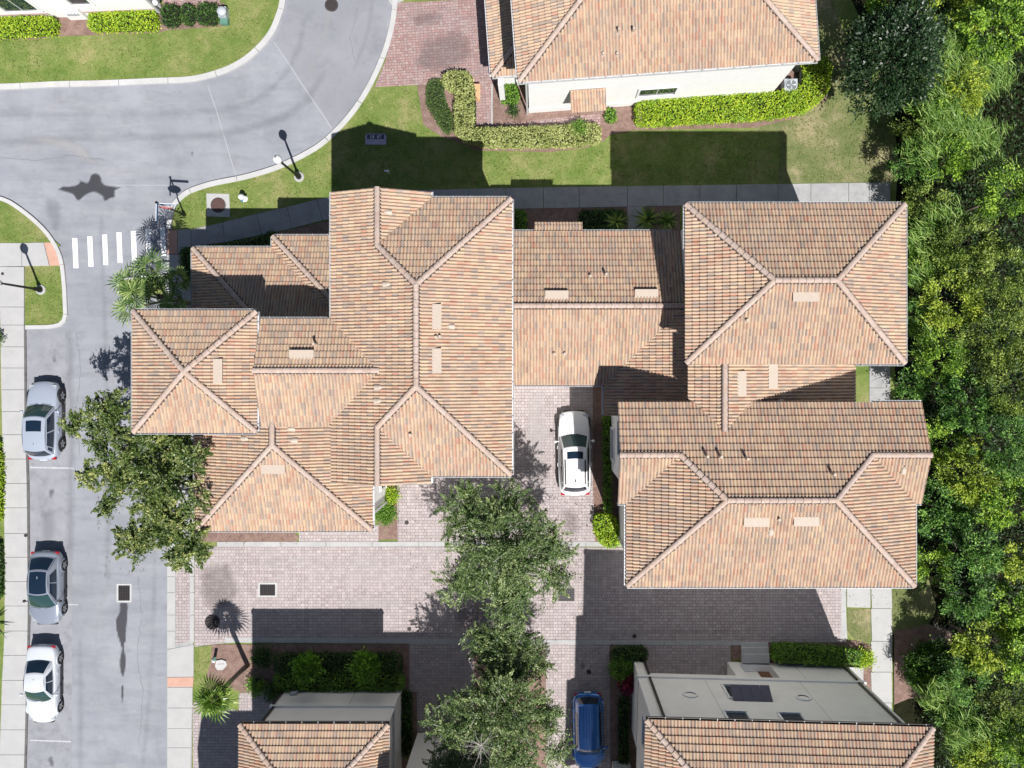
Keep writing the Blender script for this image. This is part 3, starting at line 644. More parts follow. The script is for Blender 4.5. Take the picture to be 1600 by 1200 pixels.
for o_, mt in [([(400, 870), (470, 862), (560, 868), (640, 860), (640, 880), (560, 890), (470, 886), (400, 890)], 'scuff'), ([(520, 930), (600, 925), (640, 940), (600, 960), (540, 955)], 'scuff'), ([(310, 885), (360, 875), (380, 930), (340, 960), (312, 940)], 'grime'),
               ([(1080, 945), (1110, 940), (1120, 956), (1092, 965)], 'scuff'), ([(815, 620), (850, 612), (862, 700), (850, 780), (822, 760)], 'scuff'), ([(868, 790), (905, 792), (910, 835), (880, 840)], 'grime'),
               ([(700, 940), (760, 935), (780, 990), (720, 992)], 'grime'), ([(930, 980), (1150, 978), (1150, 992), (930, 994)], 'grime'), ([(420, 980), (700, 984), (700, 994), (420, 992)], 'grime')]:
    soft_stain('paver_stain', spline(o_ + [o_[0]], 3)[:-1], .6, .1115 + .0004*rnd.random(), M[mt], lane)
for o_ in ([(660, 60), (720, 40), (745, 90), (690, 120), (640, 105)], [(630, 20), (680, 12), (700, 36), (650, 50)]): soft_stain('paver_stain', spline(o_ + [o_[0]], 3)[:-1], .6, .1125, M['grime'], lane)
# bump-out planter under the palm
sheet('planting_island', [(186, 437), (258, 430), (258, 484), (300, 484), (300, 500), (255, 500), (255, 462), (186, 461)], .06, M['grass'], z0=.0, kind='structure')
kerb_run([(185, 462), (184.5, 436), (262, 429)], 2.6, 1, 60, .11, M['kerb'], 'island_kerb')

# ------------------------------------------------------------------ roofs
PITCH = .417
P2 = lambda p: Vector((p[0], p[1]))
def edge_dist(x, y, poly):
    best = 1e9; n = len(poly)
    for i in range(n):
        ax, ay, bx, by = poly[i][0], poly[i][1], poly[(i+1) % n][0], poly[(i+1) % n][1]
        dx, dy = bx-ax, by-ay; t = max(0, min(1, ((x-ax)*dx + (y-ay)*dy)/(dx*dx+dy*dy+1e-9)))
        best = min(best, math.hypot(x-ax-t*dx, y-ay-t*dy))
    return best
class Frame:                      # a building's own survey frame: rotated about an origin, values still in survey units
    def __init__(s, ox=0, oy=0, a=0.0): s.ox, s.oy, s.c, s.s = ox, oy, math.cos(a), math.sin(a)
    def w(s, x, y, z=0.0):        # -> world metres
        return G(s.ox + x*s.c - y*s.s, s.oy + x*s.s + y*s.c, z)
class Roof:
    """faces: list of (outline, anchor eave point, eave height, uphill direction) in the building's survey frame"""
    def __init__(s, root, fr, pitch=PITCH): s.root, s.fr, s.faces, s.pitch = root, fr, [], pitch
    def face(s, pts, anchor, ze, up):
        ux, uy = up
        def zf(x, y): return ze + s.pitch * ((x-anchor[0])*ux + (y-anchor[1])*uy) / SC
        W = [s.fr.w(x, y, zf(x, y)) for x, y in pts]
        o = s.fr.w(anchor[0], anchor[1], ze)
        d = (s.fr.w(anchor[0]+ux*SC, anchor[1]+uy*SC, ze + s.pitch) - o)     # uphill 3-D direction
        ev = d.normalized(); hz = ev.cross(Vector((0, 0, 1))).normalized(); nr = hz.cross(ev)
        s.faces.append(dict(W=W, o=o, up=ev, side=hz, n=nr))
        return s.faces[-1]
def plane_z(f, x, y):
    return f['o'].z - (f['n'].x*(x-f['o'].x) + f['n'].y*(y-f['o'].y)) / f['n'].z

TW, TL = .32, .345                # exposed tile: width (two barrels), length up the slope
PROF = [-.022, .034, .056, .036, -.022, .036, .056, .034, -.022]      # two barrels across
LAP = .056
def tile_mesh(seed):
    r = random.Random(seed); vs = []; fs = []; col = []
    for i in range(8):
        u0, u1 = i*TW/8 - TW/2, (i+1)*TW/8 - TW/2; h0, h1 = PROF[i], PROF[i+1]; n = len(vs)
        vs += [(u0, 0, h0+LAP), (u1, 0, h1+LAP), (u1, TL*1.06, h1), (u0, TL*1.06, h0), (u0, .004, h0-.012), (u1, .004, h1-.012)]
        fs += [(n, n+1, n+2, n+3), (n+4, n+5, n+1, n)]
        if i % 2 == 0: cc = r.random()
        col += [cc, cc]
    me = bpy.data.meshes.new('tile'); me.from_pydata(vs, [], fs); a = me.attributes.new('strip', 'FLOAT', 'FACE')
    a.data.foreach_set('value', col); me.materials.append(M['tile']); return me
TILES = [tile_mesh(i) for i in range(10)]
def cap_mesh():
    vs = []; fs = []; seg = 7
    for (y, r, dz) in ((0, .138, .026), (.40, .120, .0)):
        for j in range(seg):
            t = math.pi * j / (seg-1); vs.append((math.cos(t)*r, y, math.sin(t)*r*.72 - .02 + dz))
    for j in range(seg-1): fs.append((j+1, j, seg+j, seg+j+1))
    n = len(vs)
    for j in range(seg):          # nose thickness
        t = math.pi*j/(seg-1); vs.append((math.cos(t)*.122, .003, math.sin(t)*.085 - .02 + .022))
    for j in range(seg-1): fs.append((j, j+1, n+j+1, n+j))
    me = bpy.data.meshes.new('ridge_cap'); me.from_pydata(vs, [], fs); me.materials.append(M['cap']); return me
CAP = cap_mesh()
EYE = Vector((0, 0, CAMH))
def build_roof(R, nsingle=300, caps=(), eaves=(), dark_gutter=False):
    cand = []; sv, sf, sc = [], [], []
    faces = R.faces; root = R.root
    for f in faces:
        U, S_, O = f['up'], f['side'], f['o']
        loc = [((w - O).dot(S_), (w - O).dot(U)) for w in f['W']]
        # underlay
        dn = -f['n'] * .03
        mesh('roof', [w + dn for w in f['W']], [tuple(range(len(f['W'])))], M['deck'], root)
        umin, umax = min(p[0] for p in loc), max(p[0] for p in loc); vmin, vmax = min(p[1] for p in loc), max(p[1] for p in loc)
        others = [g for g in faces if g is not f]
        nv0 = math.floor(vmin / TL); nv1 = math.ceil(vmax / TL)
        for iv in range(nv0, nv1 + 1):
            v0 = iv*TL - .03; off = TW * .5 * (iv % 2)
            for iu in range(math.floor(umin/TW) - 1, math.ceil(umax/TW) + 1):
                uc = iu*TW + off + TW/2
                if uc + TW/2 < umin or uc - TW/2 > umax: continue
                cx, cv = uc, v0 + TL/2; c = O + S_*cx + U*cv
                hid = False
                for g in others:
                    if plane_z(g, c.x, c.y) > c.z + .12 and inpoly(c.x, c.y, g['W']) and edge_dist(c.x, c.y, g['W']) > (.75 if plane_z(g, c.x, c.y) > c.z + .6 else .15): hid = True; break
                if hid: continue
                corners = [(uc + sx*TW*.48, v0 + e) for sx in (-1, 1) for e in (.04, TL*.97)]
                full = all(inpoly(a, b, loc) for a, b in corners)
                if full:
                    ar = f['n'].dot((EYE - c).normalized()) / (EYE - c).length_squared
                    cand.append((ar + rnd.random()*2e-6, f, uc, v0))
                else:
                    # trimmed tile: each narrow strip is cut where it leaves the slope
                    cc = rnd.random()
                    for i in range(8):
                        if i % 2 == 0: cc = rnd.random()
                        u0 = uc - TW/2 + i*TW/8; u1 = u0 + TW/8; um = (u0+u1)/2; ivs = []
                        n = len(loc)
                        for k in range(n):
                            a, b = loc[k], loc[(k+1) % n]
                            if (a[0] > um) != (b[0] > um): ivs.append(a[1] + (b[1]-a[1])*(um-a[0])/(b[0]-a[0]))
                        ivs.sort()
                        for k in range(0, len(ivs)-1, 2):
                            a, b = max(v0, ivs[k] - (.03 if ivs[k] < vmin + .1 else 0)), min(v0 + TL*1.06, ivs[k+1])
                            if b - a < .02: continue
                            h0, h1 = PROF[i], PROF[i+1]; la = LAP*(1-(a-v0)/(TL*1.06)); lb = LAP*(1-(b-v0)/(TL*1.06))
                            m = len(sv)
                            for (u, v, h) in ((u0, a, h0+la), (u1, a, h1+la), (u1, b, h1+lb), (u0, b, h0+lb), (u0, a+.004, h0-.012), (u1, a+.004, h1-.012)):
                                sv.append(O + S_*u + U*v + f['n']*h)
                            sf += [(m, m+1, m+2, m+3), (m+4, m+5, m+1, m)]; sc += [cc, cc]
    cand.sort(key=lambda t: -t[0])
    for i, (_, f, uc, v0) in enumerate(cand):
        me = TILES[rnd.randrange(10)]
        Mx = Matrix.Translation(f['o'] + f['side']*uc + f['up']*v0) @ Matrix((f['side'], f['up'], f['n'])).transposed().to_4x4()
        if i < nsingle:
            o = bpy.data.objects.new('tile', me); C.objects.link(o); o.parent = root
            o.matrix_parent_inverse = chain(root).inverted(); o.matrix_basis = Mx
        else:
            m = len(sv); sh = rnd.random()
            sv += [Mx @ v.co for v in me.vertices]; sf += [tuple(k + m for k in p.vertices) for p in me.polygons]
            sc += [(d.value + sh) % 1 for d in me.attributes['strip'].data]
    me = bpy.data.meshes.new('tiling'); me.from_pydata(sv, [], sf)
    me.attributes.new('strip', 'FLOAT', 'FACE').data.foreach_set('value', sc); me.materials.append(M['tile'])
    link_mesh('tiling', me, root, kind='stuff')
    # ridge and hip caps: (low point, high point)
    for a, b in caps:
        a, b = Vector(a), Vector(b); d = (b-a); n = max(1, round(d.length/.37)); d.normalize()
        s_ = d.cross(Vector((0, 0, 1))).normalized(); nn = s_.cross(d)
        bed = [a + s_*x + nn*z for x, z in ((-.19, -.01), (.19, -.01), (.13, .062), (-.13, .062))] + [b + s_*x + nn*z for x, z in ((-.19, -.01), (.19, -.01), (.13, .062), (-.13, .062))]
        mesh('cap_shade_bed', bed, [(0,1,2,3),(7,6,5,4),(0,4,5,1),(1,5,6,2),(2,6,7,3),(3,7,4,0)], M['deck'], root)  # dark bedding wider than the caps, draws the shade line along their sides
        for i in range(n):
            p = a + (b-a)*(i/n)
            o = bpy.data.objects.new('ridge_cap', CAP); C.objects.link(o); o.parent = root
            o.matrix_parent_inverse = chain(root).inverted()
            o.matrix_basis = Matrix.Translation(p + nn*.06) @ Matrix((s_, d, nn)).transposed().to_4x4()
    for a, b in eaves:            # gutter with brackets and a fascia board behind it; outward = right of a->b
        a, b = Vector(a), Vector(b); d = (b-a).normalized(); out = d.cross(Vector((0, 0, 1))).normalized()
        mb = MB(); fa = MB(); z = Vector((0, 0, 1))
        def bx(m, o0, o1, z0, z1, t0, t1):
            p = [a + d*t + out*o + z*h for h in (z0, z1) for t, o in ((t0, o0), (t1, o0), (t1, o1), (t0, o1))]
            m.add(p, [(0,3,2,1),(4,5,6,7),(0,1,5,4),(1,2,6,5),(2,3,7,6),(3,0,4,7)])
        ln = (b-a).length
        bx(mb, .03, .045, -.12, -.01, 0, ln); bx(mb, .125, .14, -.12, .0, 0, ln); bx(mb, .045, .125, -.12, -.108, 0, ln)
        bx(fa, -.02, .028, -.24, -.03, 0, ln)
        bk = MB(); t = .3
        while t < ln: bx(bk, .03, .155, .0, .014, t, t+.035); t += .82
        mb.build('gutter', M['gutter_dark' if dark_gutter else 'gutter'], root); fa.build('fascia', M['fascia'], root)
        if bk.v: bk.build('gutter_bracket', M['bracket'], root, kind='stuff')
def roof_vent(R, px, py, kind, rot90=False):
    """a vent seen at survey reading (px, py): drop it on the highest slope that the sight line meets"""
    best = None
    d = Vector(((px-840)/SC, -(py-580)/SC, -CAMH))
    for f in R.faces:
        den = f['n'].dot(d)
        t = f['n'].dot(f['o'] - EYE) / den; p = EYE + d*t
        if inpoly(p.x, p.y, f['W']) and (best is None or t < best[0]): best = (t, p, f)
    if best is None: print('vent missed', px, py); return
    _, p, f = best; U, S_, n = f['up'], f['side'], f['n']
    Mx = Matrix.Translation(p) @ Matrix((S_, U, n)).transposed().to_4x4()
    mb = MB()
    if kind == 'long':            # low cream vent hood, open on the downhill side
        w, l = .58, .20
        vs = [(-w, l, .05), (w, l, .05), (w, l, .07), (-w, l, .07), (-w, -l, .05), (w, -l, .05), (w, -l, .24), (-w, -l, .24)]
        mb.add([Mx @ Vector(v) for v in vs], [(0,1,2,3), (4,7,6,5), (3,2,6,7), (0,4,5,1), (0,3,7,4), (1,5,6,2)])
        o = mb.build('roof_vent', M['vent'], R.root)
        mb = MB(); mb.box((-w+.04, -l-.004, .09), (w-.04, -l-.001, .20), Mx); mb.build('vent_slot', M['black'], o)
    elif kind == 'dome':          # small half-round hood
        vs = []; seg = 7
        for y, r in ((-.16, .15), (.10, .12), (.2, .05)):
            for j in range(seg): t = math.pi*j/(seg-1); vs.append(Mx @ Vector((math.cos(t)*r, y, math.sin(t)*r + .03)))
        fs = [(i*seg+j+1, i*seg+j, (i+1)*seg+j, (i+1)*seg+j+1) for i in range(2) for j in range(seg-1)] + [tuple(range(seg))]
        o = mb.add(vs, fs).build('roof_vent', M['vent'], R.root)
        MB().add([Mx @ Vector((math.cos(math.pi*j/6)*.12, -.163, math.sin(math.pi*j/6)*.12 + .03)) for j in range(7)], [tuple(range(7))]).build('vent_mouth', M['black'], o)
    else:                         # upright flue pipe with a collar
        h = .55 if kind == 'tall' else .32
        b0 = p - Vector((0, 0, .05))
        mb.tube([b0, b0 + Vector((0, 0, h))], .065, 10).tube([b0, b0 + Vector((0, 0, .14))], .12, 10, .075)
        mb.build('flue_pipe', M['vent'], R.root)

def walls_box(root, fr, x0, y0, x1, y1, z, mat, name='wall', z0=-.05):
    pts = [fr.w(x0, y0), fr.w(x1, y0), fr.w(x1, y1), fr.w(x0, y1)]
    return MB().prism(pts, z0, z).build(name, mat, root)
def window(root, fr, side, x, y, z, w, h, mat_frame, panes=2, glass=None, depth=.05):
    """side: 'S','N','E','W' = the way the wall faces; (x, y) on the wall line in survey units"""
    out = {'S': (0, 1), 'N': (0, -1), 'E': (1, 0), 'W': (-1, 0)}[side]
    o = fr.w(x, y, 0); oo = (fr.w(x+out[0], y+out[1], 0) - o).normalized(); t = oo.cross(Vector((0, 0, 1))).normalized()
    def bx(m, a0, a1, z0, z1, d0, d1):
        p = [o + t*a + oo*d + Vector((0, 0, zz)) for zz in (z0, z1) for a, d in ((a0, d0), (a1, d0), (a1, d1), (a0, d1))]
        m.add(p, [(0,3,2,1),(4,5,6,7),(0,1,5,4),(1,2,6,5),(2,3,7,6),(3,0,4,7)])
    fr_ = MB(); k = .11
    bx(fr_, -w/2-k, w/2+k, z+h, z+h+k, .0, depth+.05); bx(fr_, -w/2-k, w/2+k, z-k, z, .0, depth+.07)
    bx(fr_, -w/2-k, -w/2, z, z+h, .0, depth+.05); bx(fr_, w/2, w/2+k, z, z+h, .0, depth+.05)
    f = fr_.build('window', mat_frame, root)
    for i in range(panes):
        a = -w/2 + w*i/panes; b = -w/2 + w*(i+1)/panes
        m = MB(); bx(m, a+.03, b-.03, z+.02, z+h-.02, .004, .03); m.build('pane', glass or M['glass'], f)
    if panes > 1:
        m = MB()
        for i in range(1, panes): a = -w/2 + w*i/panes; bx(m, a-.025, a+.025, z+.01, z+h-.01, .004, .045)
        m.build('mullion', M['gutter'], f)
    return f
def downspout(root, a, b, mat, r=.05):
    d = MB(); a, b = Vector(a), Vector(b)
    d.box((a.x-r, a.y-r, min(a.z, b.z)), (a.x+r, a.y+r, max(a.z, b.z)))
    return d.build('downspout', mat, root)
# ------------------------------------------------------------------ buildings
def zp(ze, run): return ze + PITCH*run/SC
F0 = Frame()
# west townhouse -------------------------------------------------------------
A = empty('townhouse', G(690, 540), label='large townhouse with many joined hipped tile roofs standing beside the road crosswalk', cat='townhouse', group='townhouses with clay tile roofs')
RA = Roof(A, F0); w = F0.w
W1, E1, MX, SX = 578, 806, 692, 640.5
zr, zs = zp(9, 114), zp(9, 62.5)
RA.face([(W1,351),(SX,351),(SX,422.9),(MX,474.4),(MX,598.2),(SX,649.7),(SX,723),(W1,723)], (W1,351), 9, (1,0))
RA.face([(MX,474.4),(E1,360.4),(E1,712.2),(MX,598.2)], (E1,400), 9, (-1,0))
RA.face([(MX,474.4),(SX,422.9),(703,360.4),(E1,360.4)], (703,360.4), 9, (0,1))
RA.face([(SX,351),(703,351),(703,360.4),(SX,422.9)], (703,351), 9, (-1,0))
RA.face([(MX,598.2),(E1,712.2),(703,712.2),(SX,649.7)], (703,712.2), 9, (0,-1))
RA.face([(SX,649.7),(703,712.2),(703,723),(SX,723)], (703,723), 9, (-1,0))
RA.face([(486,514.5),(578.5,514.5),(643,579),(486,579)], (486,514.5), 9, (0,1))
RA.face([(486,579),(643,579),(572,650),(486,650)], (486,643.5), 9, (0,-1))
RA.face([(325,504),(481,504),(403,580.5)], (325,504), 9, (0,1))
RA.face([(325,657),(403,580.5),(481,657)], (325,657), 9, (0,-1))
RA.face([(325,504),(403,580.5),(325,657)], (325,504), 9, (1,0))
RA.face([(481,504),(481,657),(403,580.5)], (481,504), 9, (-1,0))
RA.face([(357,408),(469,408),(574,513),(462,513)], (357,408), 5, (0,1))
RA.face([(357,408),(462,513),(357,513)], (357,408), 5, (1,0))
RA.face([(469,391.4),(590.6,513),(574,513),(469,408)], (469,391.4), 5, (1,0))
RA.face([(469,391.4),(588,391.4),(588,510.4),(590.6,513)], (469,391.4), 5, (0,1))
z3 = 7.1
RA.face([(383.4,792),(501,674.5),(618.5,792)], (383,792), z3, (0,-1))
RA.face([(383.4,792),(383.4,636),(501,636),(501,674.5)], (383.4,700), z3, (1,0))
RA.face([(618.5,792),(501,674.5),(501,636),(618.5,636)], (618.5,700), z3, (-1,0))
caps = [(w(SX,422.9,zs), w(SX,351,zs)), (w(SX,422.9,zs), w(MX,474.4,zr)), (w(E1,360.4,9), w(MX,474.4,zr)), (w(MX,474.4,zr), w(MX,598.2,zr)),
        (w(E1,712.2,9), w(MX,598.2,zr)), (w(SX,649.7,zs), w(MX,598.2,zr)), (w(SX,723,zs), w(SX,649.7,zs)), (w(486,579,zp(9,64.5)), w(643,579,zp(9,64.5)))]
ap = w(403,580.5,zp(9,77))
caps += [(w(x,y,9), ap) for x, y in ((325,504),(481,504),(325,657),(481,657))]
caps += [(w(357,408,5), w(462,513,zp(5,105))), (w(469,391.4,5), w(590,512.4,zp(5,121)))]
ap3 = w(501,674.5,zp(z3,117.5)); caps += [(w(383.4,792,z3), ap3), (w(618.5,792,z3), ap3), (ap3, w(501,640,zp(z3,117.5)))]
eav = [(w(E1,360.4,9), w(703,360.4,9)), (w(703,360.4,9), w(703,351,9)), (w(E1,712.2,9), w(E1,360.4,9)), (w(703,712.2,9), w(E1,712.2,9)), (w(703,723,9), w(703,712.2,9)),
       (w(W1,351,9), w(W1,514,9)), (w(325,657,9), w(481,657,9)), (w(325,504,9), w(325,657,9)), (w(481,504,9), w(325,504,9)), (w(481,657,9), w(481,504,9)),
       (w(572,514.5,9), w(486,514.5,9)), (w(383.4,792,z3), w(618.5,792,z3)), (w(618.5,792,z3), w(618.5,715,z3)), (w(383.4,660,z3), w(383.4,792,z3)),
       (w(469,408,5), w(357,408,5)), (w(357,408,5), w(357,510,5)), (w(576,391.4,5), w(469,391.4,5)), (w(469,391.4,5), w(469,408,5))]
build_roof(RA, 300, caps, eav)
for px, py, k in [(681,495,'long'),(681,564,'long'),(340,580,'long'),(472,556,'long'),(428,731,'long'),
    (606,332,'dome'),(605,444,'dome'),(704,510,'dome'),(494,538,'tall'),(592,605,'dome'),(591,626,'dome'),(455,670,'dome'),(459,688,'dome'),(642,679,'pipe'),(384,685,'dome'),(357,475,'pipe'),(682,527,'pipe'),(688,526,'pipe')]:
    roof_vent(RA, px, py, k)
for a in [(591,364,793,699,8.98),(338,517,468,644,8.97),(487,527,600,636,8.96),(370,421,600,530,4.97),(396.5,600,605.5,779,7.07),(592,690,690,711,8.95)]:
    walls_box(A, F0, *a, M['wall_white'])
def gable(root, fr, pts, mat):    # thin triangular wall under a gable end
    vs = [fr.w(*p) for p in pts]; n = (vs[1]-vs[0]).cross(vs[2]-vs[0]).normalized()*.12
    return mesh('gable_wall', vs + [v-n for v in vs], [(0,1,2),(5,4,3),(0,3,4,1),(1,4,5,2),(2,5,3,0)], mat, root)
gable(A, F0, [(583,354,8.9),(698,354,8.9),(SX,354,zs-.1)], M['wall_white']); gable(A, F0, [(583,719,8.9),(698,719,8.9),(SX,719,zs-.1)], M['wall_white'])
window(A, F0, 'E', 605.5, 740, 1.0, 1.2, 1.4, M['wall_trim'])
for y in (430, 520, 600, 670): window(A, F0, 'E', 793, y, 4.6, 1.3, 1.5, M['wall_trim'])
downspout(A, w(608,781,0), w(608,781,7), M['gutter'])

# east townhouse with its link wing -----------------------------------------
Bt_ = empty('townhouse', G(1130, 560), label='hip-roofed tiled townhouse beside the woods, with a lower link wing near the white SUV', cat='townhouse', group='townhouses with clay tile roofs')
RB = Roof(Bt_, F0)
RB.face([(800,390.5),(1040,390.5),(1040,494),(800,494)], (800,390.5), 6.2, (0,1))
RB.face([(835.6,377),(901.4,377),(901.4,390.5),(835.6,390.5)], (835.6,390.5), 6.2, (0,1))
RB.face([(800,597.5),(931.7,597.5),(1035,494),(800,494)], (800,597.5), 6.2, (0,-1))
RB.face([(931.7,597.5),(1035,494),(1075,494),(1075,640),(931.7,640)], (931.7,600), 6.2, (1,0))
zC = 10.5; zCr = zp(zC, 97)
RB.face([(1022.3,375.7),(1290.2,375.7),(1193.2,472.8),(1119.3,472.8)], (1100,375.7), zC, (0,1))
RB.face([(1022.3,569.8),(1119.3,472.8),(1193.2,472.8),(1290.2,569.8)], (1100,569.8), zC, (0,-1))
RB.face([(1022.3,375.7),(1119.3,472.8),(1022.3,569.8)], (1022.3,400), zC, (1,0))
RB.face([(1290.2,375.7),(1290.2,569.8),(1193.2,472.8)], (1290.2,400), zC, (-1,0))
zK = 9.4; zKr = zp(zK, 41.4)
RB.face([(1031,557),(1072.4,557),(1072.4,655),(1031,614)], (1031,557), zK, (1,0))
RB.face([(1072.4,557),(1264,557),(1264,632),(1095,632),(1072.4,655)], (1072.4,557), zKr, (-1,0))
z9 = 9.5; zm, zg = zp(z9, 115), zp(z9, 62.5)
RB.face([(940.8,620.3),(1324,620.3),(1324,682.8),(1251.5,682.8),(1199,735.2),(1067.8,735.2),(1015.3,682.8),(940.8,682.8)], (941,620.3), z9, (0,1))
RB.face([(952.8,850),(1067.8,735.2),(1015.3,682.8),(952.8,745.3)], (952.8,800), z9, (1,0))
RB.face([(940.8,682.8),(1015.3,682.8),(952.8,745.3),(940.8,745.3)], (941,745.3), z9, (0,-1))
RB.face([(952.8,850),(1314,850),(1199,735.2),(1067.8,735.2)], (953,850), z9, (0,-1))
RB.face([(1314,850),(1314,745.3),(1251.5,682.8),(1199,735.2)], (1314,800), z9, (-1,0))
RB.face([(1251.5,682.8),(1324,682.8),(1324,745.3),(1314,745.3)], (1314,745.3), z9, (0,-1))
caps = [(w(800,494,zp(6.2,103.5)), w(1035,494,zp(6.2,103.5))),
        (w(1119.3,472.8,zCr), w(1193.2,472.8,zCr)), (w(1022.3,375.7,zC), w(1119.3,472.8,zCr)), (w(1022.3,569.8,zC), w(1119.3,472.8,zCr)), (w(1290.2,375.7,zC), w(1193.2,472.8,zCr)), (w(1290.2,569.8,zC), w(1193.2,472.8,zCr)),
        (w(1072.4,655,zKr), w(1072.4,560,zKr)),
        (w(940.8,682.8,zg), w(1015.3,682.8,zg)), (w(1015.3,682.8,zg), w(1067.8,735.2,zm)), (w(1067.8,735.2,zm), w(1199,735.2,zm)), (w(1251.5,682.8,zg), w(1199,735.2,zm)), (w(1324,682.8,zg), w(1251.5,682.8,zg)),
        (w(952.8,850,z9), w(1067.8,735.2,zm)), (w(1314,850,z9), w(1199,735.2,zm))]
eav = [(w(835,390.5,6.2), w(806,390.5,6.2)), (w(1022,390.5,6.2), w(901.4,390.5,6.2)), (w(800,597.5,6.2), w(931,597.5,6.2)), (w(931.7,597.5,6.2), w(931.7,640,6.2)),
       (w(1290.2,375.7,zC), w(1022.3,375.7,zC)), (w(1290.2,569.8,zC), w(1290.2,375.7,zC)), (w(1022.3,375.7,zC), w(1022.3,430,zC)), (w(1230,569.8,zC), w(1290.2,569.8,zC)),
       (w(1324,620.3,z9), w(1262,620.3,z9)), (w(952.8,850,z9), w(1314,850,z9)), (w(952.8,745.3,z9), w(952.8,850,z9)), (w(1314,850,z9), w(1314,745.3,z9)), (w(940.8,745.3,z9), w(952.8,745.3,z9)), (w(1314,745.3,z9), w(1324,745.3,z9))]
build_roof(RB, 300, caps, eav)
for px, py, k in [(870,463,'long'),(1010,461,'long'),(1258,462,'long'),(1156,599,'long'),(1205,588,'long'),(1181,813,'long'),(1259,812,'long'),
    (922,432,'pipe'),(946,430,'tall'),(1047,447,'pipe'),(866,553,'pipe'),(882,553,'pipe'),(1166,501,'pipe'),(1103,712,'tall'),(1124,713,'tall'),(1165,716,'tall'),(1299,740,'tall'),(1411,734,'dome'),(1204,829,'dome'),(1216,811,'pipe'),(1217,628,'dome')]:
    roof_vent(RB, px, py, k)
for a in [(790,403,1036,585,6.17),(945,580,1040,636,6.16),(1035,389,1277,557,10.47),(1044,550,1251,636,6.95),(954,633,1311,732,9.47),(966,731,1301,837,9.46)]:
    walls_box(Bt_, F0, *a, M['wall_white'])
MB().prism([w(1044,557), w(1106,557), w(1106,634), w(1044,634)], 6.9, 9.3).build('wall', M['wall_white'], Bt_)
gable(Bt_, F0, [(954.2,626,9.4),(954.2,740,9.4),(954.2,682.8,zg-.1)], M['wall_white']); gable(Bt_, F0, [(1310.5,626,9.4),(1310.5,740,9.4),(1310.5,682.8,zg-.1)], M['wall_white'])
window(Bt_, F0, 'W', 954, 673, 5.3, 1.7, 1.7, M['wall_trim']); window(Bt_, F0, 'W', 954, 690, 1.2, 1.7, 1.5, M['wall_trim'])
window(Bt_, F0, 'W', 1035, 450, 8.3, 1.3, 1.2, M['wall_trim'])
downspout(Bt_, w(951,636,0), w(951,636,6), M['gutter']); downspout(Bt_, w(964,834,0), w(964,834,9.3), M['gutter'])
downspout(Bt_, w(943,583,0), w(943,583,6.1), M['gutter'])
# garage door and coping on the link wing's driveway side
MB().box(tuple(w(812,585.8,0)), tuple(w(928,585,2.3))).build('garage_door', M['wall_trim'], Bt_)

# north townhouse -------------------------------------------------------------
FD = Frame(815, 190, -math.radians(4.1))
D = empty('townhouse', G(1010, 60), label='white walled townhouse with a tile roof, set behind the lime hedge and red paver driveway', cat='townhouse', group='townhouses with clay tile roofs')
RD = Roof(D, FD); w = FD.w; zd = 6.8; zh = zp(zd, 150)
RD.face([(0,0),(403,0),(253,-150),(150,-150)], (0,0), zd, (0,-1))
RD.face([(0,0),(150,-150),(0,-300)], (0,0), zd, (1,0))
RD.face([(403,0),(403,-300),(253,-150)], (403,0), zd, (-1,0))
RD.face([(0,-300),(150,-150),(253,-150),(403,-300)], (0,-300), zd, (0,1))
FD2 = Frame(773.6, 149, -math.radians(4.1)); w2 = FD2.w
RD.fr = FD2
RD.face([(0,0),(58,-58),(58,-240),(0,-240)], (0,0), 3.2, (1,0))
RD.face([(0,0),(58,0),(58,-58)], (0,0), 3.2, (0,-1))
FA = Frame(889, 200, -math.radians(4.1)); RD.fr = FA
RD.face([(0,0),(52,0),(52,-28),(0,-28)], (0,0), 3.0, (0,-1))
caps = [(w(0,0,zd), w(150,-150,zh)), (w(403,0,zd), w(253,-150,zh)), (w(150,-150,zh), w(253,-150,zh)), (w2(0,0,3.2), w2(56,-56,zp(3.2,56)))]
eav = [(w(0,0,zd), w(403,0,zd)), (w(403,0,zd), w(403,-300,zd)), (w(0,-300,zd), w(0,0,zd)), (w2(0,-240,3.2), w2(0,0,3.2)), (w2(0,0,3.2), w2(50,0,3.2))]
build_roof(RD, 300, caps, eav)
for px, py, k in [(966,51,'tall'),(989,50,'tall'),(942,86,'pipe'),(964,86,'pipe'),(805,62,'pipe')]: roof_vent(RD, px, py, k)
walls_box(D, FD, 13, -287, 390, -13, 6.77, M['wall_white'])
MB().prism([w(12,-13.2), w(391,-13.2), w(391,-11.6), w(12,-11.6)], 0, .75).build('wall_plinth', M['wall_trim'], D)
walls_box(D, FD2, 12, -230, 70, -12, 3.15, M['wall_white'])
MB().box(tuple(G(782,161,0)), tuple(G(790,151,3.1))).build('porch_column', M['wall_trim'], D)
window(D, FD, 'S', 205, -13, 1.6, 2.05, 1.25, M['wall_trim'])
downspout(D, w(10,-10.5,0), w(10,-10.5,6.6), M['gutter'])
for x in (77, 104, 168, 196, 263, 292): MB().prism([w(x-4,-12.9), w(x+4,-12.9), w(x+4,-4), w(x-4,-4)], 6.3, 6.42).build('soffit_bracket', M['grey_plas'], D)
# awning posts
for x in (3, 49): MB().tube([FA.w(x,-26,2.4), FA.w(x,-3,2.9)], .045, 6).build('awning_brace', M['wall_trim'], D)

